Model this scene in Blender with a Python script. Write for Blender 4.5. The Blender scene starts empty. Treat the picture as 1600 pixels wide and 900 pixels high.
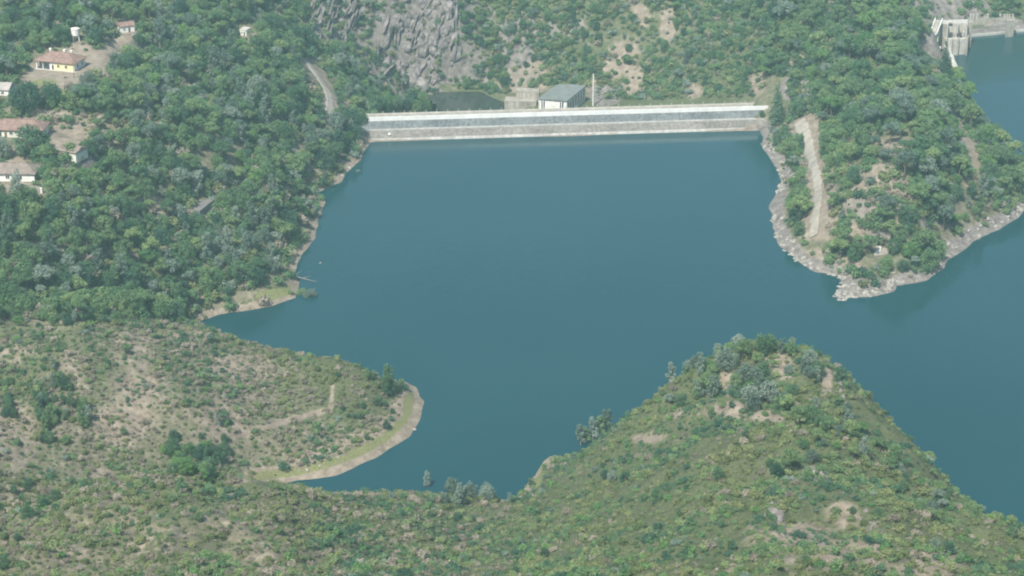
import bpy, math, random
import numpy as np
from mathutils import Vector, Matrix
from mathutils.bvhtree import BVHTree

random.seed(11)
RNG = np.random.default_rng(11)
SC = bpy.context.scene
COL = SC.collection
R = math.radians

# ------------------------------------------------------------------ camera, sky, sun, exposure
FPX, PITCH, H = 3209.0, R(23.5), 315.0
cd = bpy.data.cameras.new('camera'); cam = bpy.data.objects.new('camera', cd); COL.objects.link(cam)
cam.location = (0, 0, H); cam.rotation_euler = (R(90) - PITCH, 0, 0)
cd.sensor_width = 36; cd.lens = 36 * FPX / 1600; cd.clip_start = 1; cd.clip_end = 20000
SC.camera = cam
SUN_AZ, SUN_EL = R(25), R(52)          # azimuth measured from straight behind the camera towards the left
to_sun = Vector((-math.sin(SUN_AZ) * math.cos(SUN_EL), -math.cos(SUN_AZ) * math.cos(SUN_EL), math.sin(SUN_EL)))
w = bpy.data.worlds.new('World'); SC.world = w; w.use_nodes = True
nt = w.node_tree; bg = nt.nodes['Background']
sky = nt.nodes.new('ShaderNodeTexSky'); sky.sky_type = 'NISHITA'; sky.sun_disc = False
sky.sun_elevation = SUN_EL; sky.sun_rotation = math.atan2(to_sun.x, to_sun.y)
sky.dust_density = 1.0; sky.ozone_density = 1.5
nt.links.new(sky.outputs[0], bg.inputs[0]); bg.inputs[1].default_value = 0.11
sd = bpy.data.lights.new('sun', 'SUN'); sd.energy = 4.8; sd.angle = R(0.6); sd.color = (1.0, 0.955, 0.86)
sun = bpy.data.objects.new('sun', sd); COL.objects.link(sun)
sun.rotation_euler = to_sun.to_track_quat('Z', 'Y').to_euler(); sun.location = (0, 0, 900)
SC.view_settings.view_transform = 'Standard'; SC.view_settings.look = 'None'
SC.view_settings.exposure = 0.6; SC.view_settings.gamma = 1
SC.view_settings.use_curve_mapping = False
SC.render.engine = 'CYCLES'
SC.cycles.use_denoising = True
SC.cycles.filter_width = 2.0
SC.cycles.max_bounces = 5; SC.cycles.diffuse_bounces = 2; SC.cycles.glossy_bounces = 2
SC.cycles.transmission_bounces = 2; SC.cycles.transparent_max_bounces = 6; SC.cycles.volume_bounces = 1
SC.cycles.caustics_reflective = False; SC.cycles.caustics_refractive = False
HAZE_DENSITY = 0.00020
HAZE_COLOR = (0.65, 0.97, 0.99, 1)

# ------------------------------------------------------------------ projection helpers
CP, SP = math.cos(PITCH), math.sin(PITCH)
def at(px, py, z=0.0):
    """world point at height z seen at photograph pixel (1600x900)"""
    u, v = (px - 800) / FPX, (450 - py) / FPX
    dx, dy, dz = u, CP + v * SP, -SP + v * CP
    t = (z - H) / dz
    return Vector((dx * t, dy * t, z))
def proj(x, y, z):
    x = np.asarray(x, float); y = np.asarray(y, float); z = np.asarray(z, float)
    f = y * CP - (z - H) * SP; up = y * SP + (z - H) * CP
    f = np.maximum(f, 1.0)
    return 800 + FPX * x / f, 450 - FPX * up / f, f

# ------------------------------------------------------------------ numpy noise
def _h(ix, iy, seed):
    with np.errstate(over='ignore'):
        n = (ix.astype(np.int64) * 374761393 + iy.astype(np.int64) * 668265263 + seed * 1442695041) & 0xffffffff
        n = ((n ^ (n >> 13)) * 1274126177) & 0xffffffff
        n = n ^ (n >> 16)
    return (n & 0xffffff) / float(0xffffff)
def vnoise(x, y, seed=0):
    ix, iy = np.floor(x), np.floor(y); fx, fy = x - ix, y - iy
    fx = fx * fx * (3 - 2 * fx); fy = fy * fy * (3 - 2 * fy)
    a, b = _h(ix, iy, seed), _h(ix + 1, iy, seed); c, d = _h(ix, iy + 1, seed), _h(ix + 1, iy + 1, seed)
    return (a * (1 - fx) + b * fx) * (1 - fy) + (c * (1 - fx) + d * fx) * fy * 1.0
def fbm(x, y, sc, octs=4, seed=0, gain=0.5):
    t = 0; a = 1; s = 0
    for o in range(octs):
        t = t + a * (vnoise(x / sc, y / sc, seed + o * 17) - 0.5) * 2; s += a; a *= gain; sc = sc * 0.47
    return t / s
def sstep(a, b, x):
    t = np.clip((x - a) / (b - a), 0, 1); return t * t * (3 - 2 * t)

# ------------------------------------------------------------------ mesh / object helpers
class MB:
    """collects shapes, links them as ONE mesh object"""
    def __init__(s): s.v = []; s.f = []
    def add(s, vs, fs):
        n = len(s.v); s.v += [tuple(p) for p in vs]; s.f += [tuple(i + n for i in f) for f in fs]; return s
    def box(s, x0, x1, y0, y1, z0, z1, M=None, bev=0.0):
        if bev > 0:
            b = bev
            vs = []
            for z, e in ((z0, 0), (z1 - b, 0), (z1, b)):
                vs += [(x0 + e, y0 + e, z), (x1 - e, y0 + e, z), (x1 - e, y1 - e, z), (x0 + e, y1 - e, z)]
            fs = [(0, 3, 2, 1), (8, 9, 10, 11)]
            for k in (0, 4):
                fs += [(k, k + 1, k + 5, k + 4), (k + 1, k + 2, k + 6, k + 5), (k + 2, k + 3, k + 7, k + 6), (k + 3, k, k + 4, k + 7)]
        else:
            vs = [(x0, y0, z0), (x1, y0, z0), (x1, y1, z0), (x0, y1, z0), (x0, y0, z1), (x1, y0, z1), (x1, y1, z1), (x0, y1, z1)]
            fs = [(0, 3, 2, 1), (4, 5, 6, 7), (0, 1, 5, 4), (1, 2, 6, 5), (2, 3, 7, 6), (3, 0, 4, 7)]
        if M is not None: vs = [tuple(M @ Vector(p)) for p in vs]
        return s.add(vs, fs)
    def tube(s, pts, rad, n=6):
        pts = [Vector(p) for p in pts]; m = len(pts)
        if not isinstance(rad, (list, tuple)): rad = [rad] * m
        vs, fs = [], []
        for i, p in enumerate(pts):
            d = (pts[min(i + 1, m - 1)] - pts[max(i - 1, 0)]).normalized()
            a = d.cross(Vector((0, 1, 0.13))); a = a.normalized() if a.length > 1e-3 else Vector((1, 0, 0)); b = d.cross(a)
            for k in range(n):
                t = 2 * math.pi * k / n; vs.append(p + (a * math.cos(t) + b * math.sin(t)) * rad[i])
        for i in range(m - 1):
            for k in range(n):
                j = (k + 1) % n; fs.append((i * n + k, i * n + j, i * n + n + j, i * n + n + k))
        fs += [tuple(range(n))[::-1], tuple(range((m - 1) * n, m * n))]
        return s.add(vs, fs)
    def lathe(s, prof, n=20, c=(0, 0)):
        vs, fs = [], []
        for r, z in prof:
            for k in range(n):
                t = 2 * math.pi * k / n; vs.append((c[0] + r * math.cos(t), c[1] + r * math.sin(t), z))
        for i in range(len(prof) - 1):
            for k in range(n):
                j = (k + 1) % n; fs.append((i * n + k, i * n + j, i * n + n + j, i * n + n + k))
        fs += [tuple(range(n))[::-1], tuple(range((len(prof) - 1) * n, len(prof) * n))]
        return s.add(vs, fs)
    def prism(s, poly, z0, z1):
        """poly [(x,y)...] counter-clockwise; z1 may be a list"""
        n = len(poly); z0 = z0 if isinstance(z0, (list, tuple)) else [z0] * n; z1 = z1 if isinstance(z1, (list, tuple)) else [z1] * n
        vs = [(p[0], p[1], z) for p, z in zip(poly, z0)] + [(p[0], p[1], z) for p, z in zip(poly, z1)]
        fs = [tuple(range(n))[::-1], tuple(range(n, 2 * n))] + [(i, (i + 1) % n, (i + 1) % n + n, i + n) for i in range(n)]
        return s.add(vs, fs)
    def mesh(s, name, mat, smooth=False):
        me = bpy.data.meshes.new(name); me.from_pydata(s.v, [], s.f); me.materials.append(mat)
        if smooth: me.polygons.foreach_set('use_smooth', [True] * len(me.polygons))
        return me
    def build(s, name, mat, parent=None, smooth=False, loc=None):
        o = bpy.data.objects.new(name, s.mesh(name, mat, smooth)); COL.objects.link(o)
        if parent: o.parent = parent
        if loc is not None: o.location = loc
        return o
def tag(o, label=None, cat=None, group=None, kind=None):
    if label: o['label'] = label
    if cat: o['category'] = cat
    if group: o['group'] = group
    if kind: o['kind'] = kind
    return o
def empty(name, loc, rz=0, label=None, cat=None, group=None):
    o = bpy.data.objects.new(name, None); COL.objects.link(o); o.location = loc; o.rotation_euler = (0, 0, rz)
    o.empty_display_size = 0.5
    return tag(o, label, cat, group)
def npmesh(name, V, F, mat=None, smooth=False):
    me = bpy.data.meshes.new(name); V = np.asarray(V, np.float32); F = np.asarray(F, np.int32)
    nf, k = F.shape
    me.vertices.add(len(V)); me.vertices.foreach_set('co', V.ravel())
    me.loops.add(nf * k); me.loops.foreach_set('vertex_index', F.ravel())
    me.polygons.add(nf); me.polygons.foreach_set('loop_start', np.arange(0, nf * k, k, dtype=np.int32))
    me.polygons.foreach_set('use_smooth', np.full(nf, smooth))
    me.update(calc_edges=True); me.validate()
    if mat: me.materials.append(mat)
    return me

# ------------------------------------------------------------------ materials
def mat_new(name):
    m = bpy.data.materials.new(name); m.use_nodes = True
    return m, m.node_tree, m.node_tree.nodes['Principled BSDF']
def N(nt, typ, **kw):
    n = nt.nodes.new(typ)
    for k, v in kw.items():
        if k.startswith('i_'): n.inputs[k[2:].replace('_', ' ')].default_value = v
        else: setattr(n, k, v)
    return n
def ramp(nt, fac, stops):
    r = nt.nodes.new('ShaderNodeValToRGB'); e = r.color_ramp.elements
    while len(e) < len(stops): e.new(0.5)
    for el, (p, c) in zip(e, stops): el.position = p; el.color = (*c, 1)
    nt.links.new(fac, r.inputs[0]); return r.outputs[0]
def noise(nt, scale, detail=4, rough=0.6, vec=None):
    n = N(nt, 'ShaderNodeTexNoise'); n.inputs['Scale'].default_value = scale; n.inputs['Detail'].default_value = detail; n.inputs['Roughness'].default_value = rough
    if vec is None:
        vec = N(nt, 'ShaderNodeTexCoord').outputs['Object']
    nt.links.new(vec, n.inputs['Vector']); return n.outputs['Fac']
def simple(name, c1, c2, scale=0.5, rough=0.85, bump=0.0, bscale=None, spec=0.3, lo=0.35, hi=0.65, streak=None):
    m, nt, b = mat_new(name)
    n = noise(nt, scale); col = ramp(nt, n, [(lo, c1), (hi, c2)])
    if streak:
        tc = N(nt, 'ShaderNodeTexCoord'); mp = N(nt, 'ShaderNodeMapping'); mp.inputs['Scale'].default_value = streak[0]
        nt.links.new(tc.outputs['Object'], mp.inputs['Vector'])
        n2 = noise(nt, streak[1], 3, 0.5, mp.outputs['Vector']); mx = N(nt, 'ShaderNodeMix', data_type='RGBA', blend_type='MULTIPLY'); mx.inputs['Factor'].default_value = streak[2]
        nt.links.new(col, mx.inputs[6]); nt.links.new(ramp(nt, n2, [(0.35, (0.45, 0.43, 0.4)), (0.6, (1, 1, 1))]), mx.inputs[7]); col = mx.outputs[2]
    nt.links.new(col, b.inputs['Base Color']); b.inputs['Roughness'].default_value = rough; b.inputs['Specular IOR Level'].default_value = spec
    if bump:
        bp = N(nt, 'ShaderNodeBump'); bp.inputs['Strength'].default_value = 1; bp.inputs['Distance'].default_value = bump
        nt.links.new(noise(nt, bscale or scale * 4, 5), bp.inputs['Height']); nt.links.new(bp.outputs[0], b.inputs['Normal'])
    return m
def leaf_mat(name, c_dark, c_mid, c_light, trans=0.35):
    m, nt, b = mat_new(name)
    oi = N(nt, 'ShaderNodeObjectInfo'); geo = N(nt, 'ShaderNodeNewGeometry')
    n = noise(nt, 0.55, 3, 0.7, geo.outputs['Position'])
    ad = N(nt, 'ShaderNodeMath', operation='MULTIPLY_ADD'); ad.inputs[1].default_value = 0.75; ad.inputs[2].default_value = -0.37
    nt.links.new(oi.outputs['Random'], ad.inputs[0])
    s = N(nt, 'ShaderNodeMath', operation='ADD'); nt.links.new(n, s.inputs[0]); nt.links.new(ad.outputs[0], s.inputs[1])
    isl = N(nt, 'ShaderNodeMath', operation='MULTIPLY_ADD'); isl.inputs[1].default_value = 0.3; nt.links.new(geo.outputs['Random Per Island'], isl.inputs[0]); nt.links.new(s.outputs[0], isl.inputs[2])
    col = ramp(nt, isl.outputs[0], [(0.3, c_dark), (0.62, c_mid), (1.0, c_light)])
    nt.nodes.remove(b)
    d = N(nt, 'ShaderNodeBsdfDiffuse'); t = N(nt, 'ShaderNodeBsdfTranslucent'); mx = N(nt, 'ShaderNodeMixShader'); mx.inputs[0].default_value = trans
    nt.links.new(col, d.inputs[0]); nt.links.new(col, t.inputs[0]); nt.links.new(d.outputs[0], mx.inputs[1]); nt.links.new(t.outputs[0], mx.inputs[2])
    nt.links.new(mx.outputs[0], nt.nodes['Material Output'].inputs['Surface'])
    return m
M = {}
M['leaf_oak'] = leaf_mat('leaf_oak', (0.078, 0.157, 0.083), (0.128, 0.231, 0.115), (0.205, 0.316, 0.139))
M['leaf_dark'] = leaf_mat('leaf_dark', (0.05, 0.115, 0.078), (0.082, 0.163, 0.103), (0.128, 0.223, 0.122))
M['leaf_bright'] = leaf_mat('leaf_bright', (0.088, 0.196, 0.075), (0.142, 0.271, 0.096), (0.206, 0.342, 0.12))
M['leaf_pine'] = leaf_mat('leaf_pine', (0.118, 0.201, 0.1), (0.186, 0.278, 0.127), (0.263, 0.357, 0.152))
M['leaf_grey'] = leaf_mat('leaf_grey', (0.122, 0.179, 0.138), (0.196, 0.269, 0.211), (0.293, 0.359, 0.293))
M['leaf_scrub'] = leaf_mat('leaf_scrub', (0.113, 0.185, 0.09), (0.189, 0.268, 0.123), (0.282, 0.341, 0.16))
M['leaf_olive'] = leaf_mat('leaf_olive', (0.131, 0.171, 0.074), (0.2, 0.245, 0.107), (0.284, 0.307, 0.146))
M['leaf_dry'] = leaf_mat('leaf_dry', (0.211, 0.192, 0.146), (0.317, 0.284, 0.224), (0.455, 0.399, 0.317))
M['bark'] = simple('bark', (0.10, 0.075, 0.055), (0.19, 0.15, 0.115), 3, 0.95)
M['bark_grey'] = simple('bark_grey', (0.22, 0.20, 0.17), (0.34, 0.31, 0.27), 3, 0.95)
M['rock'] = simple('rock', (0.12, 0.108, 0.106), (0.38, 0.345, 0.33), 0.45, 0.9, 0.35, 1.3, lo=0.3, hi=0.7, streak=((1.4, 1.4, 0.25), 1.0, 0.6))
M['rock_pale'] = simple('rock_pale', (0.20, 0.185, 0.165), (0.42, 0.39, 0.34), 0.6, 0.9, 0.2, 2.0, lo=0.3, hi=0.7)
M['white_wall'] = simple('white_wall', (0.66, 0.65, 0.60), (0.80, 0.79, 0.75), 0.5, 0.8, streak=((2, 2, 0.3), 1.2, 0.25))
M['cream_wall'] = simple('cream_wall', (0.60, 0.57, 0.48), (0.74, 0.71, 0.62), 0.5, 0.8, streak=((2, 2, 0.3), 1.2, 0.3))
M['yellow_wall'] = simple('yellow_wall', (0.66, 0.57, 0.33), (0.74, 0.66, 0.42), 0.5, 0.8)
M['concrete'] = simple('concrete', (0.28, 0.255, 0.215), (0.42, 0.39, 0.33), 0.35, 0.9, 0.03, 2, streak=((1.5, 1.5, 0.2), 0.9, 0.55))
M['concrete_pale'] = simple('concrete_pale', (0.40, 0.38, 0.34), (0.54, 0.52, 0.47), 0.4, 0.85, streak=((1.5, 1.5, 0.2), 0.9, 0.25))
M['dam_white'] = simple('dam_white', (0.66, 0.66, 0.64), (0.78, 0.78, 0.76), 0.15, 0.8, streak=((1, 1, 0.5), 0.5, 0.15))
M['dam_berm'] = simple('dam_berm', (0.30, 0.29, 0.265), (0.42, 0.41, 0.38), 0.25, 0.85, streak=((1, 1, 0.5), 0.5, 0.3))
M['dark_metal'] = simple('dark_metal', (0.05, 0.05, 0.055), (0.09, 0.09, 0.10), 2, 0.5)
M['pale_metal'] = simple('pale_metal', (0.60, 0.61, 0.60), (0.75, 0.75, 0.73), 1, 0.45)
M['glass'] = simple('glass', (0.02, 0.025, 0.03), (0.05, 0.06, 0.07), 1, 0.15, spec=0.6)
M['grey_roof'] = simple('grey_roof', (0.16, 0.178, 0.168), (0.21, 0.23, 0.215), 0.25, 0.8, streak=((1, 1, 1), 0.3, 0.2))
M['asbestos_roof'] = simple('asbestos_roof', (0.30, 0.27, 0.25), (0.42, 0.38, 0.35), 0.4, 0.85)
M['wood'] = simple('wood', (0.09, 0.06, 0.04), (0.16, 0.11, 0.07), 2, 0.8)
M['asphalt'] = simple('asphalt', (0.14, 0.13, 0.125), (0.20, 0.19, 0.18), 0.6, 0.95)
M['track'] = simple('track', (0.27, 0.245, 0.205), (0.38, 0.345, 0.29), 0.35, 0.95, 0.03, 1.5)
M['buoy'] = simple('buoy', (0.75, 0.75, 0.72), (0.82, 0.82, 0.80), 2, 0.5)
def tile_roof(name, c1, c2, c3):
    m, nt, b = mat_new(name)
    n = noise(nt, 0.7, 4); col = ramp(nt, n, [(0.3, c1), (0.5, c2), (0.72, c3)])
    tc = N(nt, 'ShaderNodeTexCoord'); wv = N(nt, 'ShaderNodeTexWave', wave_type='BANDS', bands_direction='X')
    wv.inputs['Scale'].default_value = 1.4; wv.inputs['Distortion'].default_value = 0.6; nt.links.new(tc.outputs['Object'], wv.inputs['Vector'])
    bp = N(nt, 'ShaderNodeBump'); bp.inputs['Distance'].default_value = 0.08; nt.links.new(wv.outputs['Fac'], bp.inputs['Height'])
    nt.links.new(bp.outputs[0], b.inputs['Normal']); nt.links.new(col, b.inputs['Base Color']); b.inputs['Roughness'].default_value = 0.9
    return m
M['tiles'] = tile_roof('tiles', (0.19, 0.115, 0.090), (0.28, 0.180, 0.145), (0.36, 0.26, 0.215))
M['tiles_old'] = tile_roof('tiles_old', (0.19, 0.15, 0.125), (0.26, 0.21, 0.175), (0.34, 0.28, 0.24))
def stone_face(name, c1, c2, c3, sc=1.1):
    m, nt, b = mat_new(name)
    tc = N(nt, 'ShaderNodeTexCoord'); vo = N(nt, 'ShaderNodeTexVoronoi'); vo.inputs['Scale'].default_value = sc
    nt.links.new(tc.outputs['Object'], vo.inputs['Vector'])
    sep = N(nt, 'ShaderNodeSeparateColor'); nt.links.new(vo.outputs['Color'], sep.inputs[0])
    n = noise(nt, 0.12, 5, 0.6)
    ad = N(nt, 'ShaderNodeMath', operation='MULTIPLY_ADD'); ad.inputs[1].default_value = 0.45; nt.links.new(sep.outputs[0], ad.inputs[0]); nt.links.new(n, ad.inputs[2])
    col = ramp(nt, ad.outputs[0], [(0.4, c1), (0.7, c2), (1.0, c3)])
    bp = N(nt, 'ShaderNodeBump'); bp.inputs['Distance'].default_value = 0.35; nt.links.new(vo.outputs['Distance'], bp.inputs['Height']); bp.invert = True
    nt.links.new(bp.outputs[0], b.inputs['Normal']); nt.links.new(col, b.inputs['Base Color']); b.inputs['Roughness'].default_value = 0.92
    return m
M['stone_upper'] = stone_face('stone_upper', (0.085, 0.095, 0.10), (0.125, 0.137, 0.14), (0.18, 0.19, 0.19))
M['stone_lower'] = stone_face('stone_lower', (0.14, 0.128, 0.112), (0.19, 0.175, 0.155), (0.25, 0.235, 0.21))

# terrain material: masks r=bare soil, g=grass, b=rock, a=gravel/pavement
m, nt, b = mat_new('terrain'); M['terrain'] = m
att = N(nt, 'ShaderNodeAttribute', attribute_name='mask'); sep = N(nt, 'ShaderNodeSeparateColor'); nt.links.new(att.outputs['Color'], sep.inputs[0])
geo = N(nt, 'ShaderNodeNewGeometry'); P = geo.outputs['Position']
n_big, n_mid, n_fine = noise(nt, 0.05, 5, 0.6, P), noise(nt, 0.35, 5, 0.65, P), noise(nt, 1.6, 4, 0.7, P)
def mixc(fac, a, bb, typ='MIX'):
    x = N(nt, 'ShaderNodeMix', data_type='RGBA', blend_type=typ); nt.links.new(fac, x.inputs['Factor']) if not isinstance(fac, float) else setattr(x.inputs['Factor'], 'default_value', fac)
    nt.links.new(a, x.inputs[6]); nt.links.new(bb, x.inputs[7]); return x.outputs[2]
def thresh(mask, nz, lo=0.42, hi=0.62, k=0.55):
    s = N(nt, 'ShaderNodeMath', operation='MULTIPLY_ADD'); nt.links.new(nz, s.inputs[0]); s.inputs[1].default_value = k; nt.links.new(mask, s.inputs[2])
    mr = N(nt, 'ShaderNodeMapRange'); nt.links.new(s.outputs[0], mr.inputs[0]); mr.inputs[1].default_value = lo + k * 0.5; mr.inputs[2].default_value = hi + k * 0.5
    return mr.outputs[0]
scrub = ramp(nt, n_fine, [(0.32, (0.060, 0.080, 0.040)), (0.52, (0.100, 0.118, 0.058)), (0.72, (0.165, 0.155, 0.090))])
soil = ramp(nt, n_mid, [(0.30, (0.17, 0.135, 0.105)), (0.50, (0.25, 0.207, 0.160)), (0.72, (0.35, 0.30, 0.238))])
grass = ramp(nt, n_fine, [(0.32, (0.12, 0.145, 0.060)), (0.55, (0.19, 0.195, 0.085)), (0.75, (0.29, 0.26, 0.150))])
rockc = ramp(nt, n_mid, [(0.30, (0.14, 0.122, 0.110)), (0.52, (0.27, 0.24, 0.215)), (0.75, (0.42, 0.38, 0.34))])
grav = ramp(nt, n_fine, [(0.30, (0.26, 0.225, 0.19)), (0.55, (0.34, 0.30, 0.26)), (0.75, (0.42, 0.375, 0.33))])
vc = N(nt, 'ShaderNodeTexVoronoi', feature='DISTANCE_TO_EDGE'); mpv = N(nt, 'ShaderNodeMapping'); mpv.inputs['Scale'].default_value = (0.75, 0.45, 0.22); mpv.inputs['Rotation'].default_value = (0, 0.4, 0.2); nt.links.new(P, mpv.inputs['Vector']); nt.links.new(mpv.outputs[0], vc.inputs['Vector'])
crack = ramp(nt, vc.outputs['Distance'], [(0.0, (0.38, 0.38, 0.40)), (0.16, (0.9, 0.9, 0.9)), (0.5, (1.1, 1.1, 1.1))])
c = mixc(thresh(sep.outputs[0], n_mid, 0.32, 0.72), scrub, soil)
c = mixc(thresh(sep.outputs[1], n_mid, k=0.3), c, grass)
c = mixc(thresh(sep.outputs[2], n_mid, k=0.4), c, mixc(0.8, rockc, crack, 'MULTIPLY'))
c = mixc(thresh(att.outputs['Alpha'], n_fine, k=0.2), c, grav)
nt.links.new(c, b.inputs['Base Color']); b.inputs['Roughness'].default_value = 0.95; b.inputs['Specular IOR Level'].default_value = 0.15
bp = N(nt, 'ShaderNodeBump'); bp.inputs['Distance'].default_value = 0.5; bp.inputs['Strength'].default_value = 0.8
nt.links.new(n_fine, bp.inputs['Height']); nt.links.new(bp.outputs[0], b.inputs['Normal'])

# water
def water_mat(name, c1, c2, rough):
    m, nt, b = mat_new(name); geo = N(nt, 'ShaderNodeNewGeometry'); P = geo.outputs['Position']
    nt.links.new(ramp(nt, noise(nt, 0.006, 3, 0.5, P), [(0.3, c1), (0.7, c2)]), b.inputs['Base Color'])
    mpw = N(nt, 'ShaderNodeMapping'); mpw.inputs['Scale'].default_value = (0.35, 1.0, 1); mpw.inputs['Rotation'].default_value = (0, 0, -0.35); nt.links.new(P, mpw.inputs['Vector'])
    mrw = N(nt, 'ShaderNodeMapRange'); nt.links.new(noise(nt, 0.022, 4, 0.6, mpw.outputs['Vector']), mrw.inputs[0]); mrw.inputs[1].default_value = 0.35; mrw.inputs[2].default_value = 0.68; mrw.inputs[3].default_value = rough * 0.45; mrw.inputs[4].default_value = rough * 1.7
    nt.links.new(mrw.outputs[0], b.inputs['Roughness']); b.inputs['IOR'].default_value = 1.33; b.inputs['Specular IOR Level'].default_value = 0.5
    mp = N(nt, 'ShaderNodeMapping'); mp.inputs['Scale'].default_value = (1, 0.6, 1); mp.inputs['Rotation'].default_value = (0, 0, 0.5); nt.links.new(P, mp.inputs['Vector'])
    bp = N(nt, 'ShaderNodeBump'); bp.inputs['Distance'].default_value = 0.10; bp.inputs['Strength'].default_value = 0.3
    nt.links.new(noise(nt, 0.55, 4, 0.6, mp.outputs['Vector']), bp.inputs['Height']); nt.links.new(bp.outputs[0], b.inputs['Normal'])
    return m
M['water'] = water_mat('water', (0.004, 0.044, 0.053), (0.009, 0.056, 0.066), 0.13)
M['pool'] = water_mat('pool', (0.035, 0.050, 0.040), (0.045, 0.058, 0.045), 0.06)

# ------------------------------------------------------------------ shorelines (world xy)
def P2(px, py, z=0.0, dx=0.0, dy=0.0):
    p = at(px, py, z); return (p.x + dx, p.y + dy)
DAM_A, DAM_B = at(560, 221.5), at(1196, 202.5)
SHORE = [P2(578, 221), P2(1190, 203),
  P2(1190, 225), P2(1200, 240), P2(1214, 262), P2(1222, 284), P2(1210, 300), P2(1203, 325), P2(1206, 355), P2(1220, 385), P2(1245, 408),
  P2(1275, 425), P2(1305, 430), P2(1313, 442), P2(1300, 467), P2(1330, 466), P2(1365, 462), P2(1397, 455), P2(1400, 446), P2(1450, 437), P2(1475, 418),
  P2(1490, 400), P2(1520, 378), P2(1560, 358), P2(1590, 341), P2(1610, 322), P2(1660, 305), P2(1655, 285), P2(1612, 268), P2(1575, 240), P2(1545, 207),
  P2(1517, 150), P2(1503, 112), P2(1490, 106), P2(1478, 92), P2(1476, 84), P2(1513, 82), P2(1516, 56), P2(1560, 51), P2(1600, 47), P2(1680, 43),
  (500, 1065), (700, 960), (800, 700), (700, 450), (420, 420), (270, 430),
  P2(1700, 885, 50, 42, 38), P2(1600, 838, 50, 38, 40), P2(1500, 790, 50, 38, 42), P2(1400, 712, 50, 40, 45), P2(1330, 650, 48, 34, 48), P2(1300, 580, 46, 26, 52),
  P2(1200, 537, 50, 0, 58), P2(1120, 560, 42, -16, 46), P2(1060, 605, 35, -18, 38), P2(960, 668, 22, -12, 22), P2(890, 704, 8, -6, 8),
  P2(862, 714), P2(840, 735), P2(820, 756), P2(812, 774), P2(797, 781), P2(760, 778), P2(700, 775), P2(600, 772), P2(530, 768), P2(484, 764),
  P2(440, 757), P2(520, 742), P2(590, 715), P2(638, 682), P2(655, 655), P2(663, 628), P2(652, 604), P2(628, 594),
  P2(600, 588, 7, 3, 9), P2(560, 575, 12, 3, 18), P2(500, 562, 15, 3, 23), P2(430, 550, 16, 0, 25), P2(375, 540, 12, 2, 16), P2(338, 516), P2(312, 503),
  P2(345, 492), P2(420, 480), P2(463, 466), P2(466, 440), P2(455, 430), P2(470, 400), P2(490, 370), P2(500, 340), P2(505, 312), P2(495, 300), P2(530, 286),
  P2(545, 265), P2(565, 245), P2(574, 230)]
POOLZ = -18.0
POOL = [P2(x, y, POOLZ) for x, y in ((676, 152), (692, 147), (705, 143), (750, 143), (768, 152), (788, 160), (795, 176), (700, 182), (690, 165))]
def sdist(x, y, poly):
    """signed distance, positive outside the polygon"""
    shp = x.shape; x = x.ravel(); y = y.ravel(); d2 = np.full(x.shape, 1e18); ins = np.zeros(x.shape, bool); n = len(poly)
    for i in range(n):
        ax, ay = poly[i]; bx, by = poly[(i + 1) % n]; ex, ey = bx - ax, by - ay
        t = np.clip(((x - ax) * ex + (y - ay) * ey) / (ex * ex + ey * ey + 1e-9), 0, 1)
        d2 = np.minimum(d2, (x - ax - t * ex) ** 2 + (y - ay - t * ey) ** 2)
        if ay != by: ins ^= ((ay > y) != (by > y)) & (x < (bx - ax) * (y - ay) / (by - ay) + ax)
    d = np.sqrt(d2); return np.where(ins, -d, d).reshape(shp)

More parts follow.
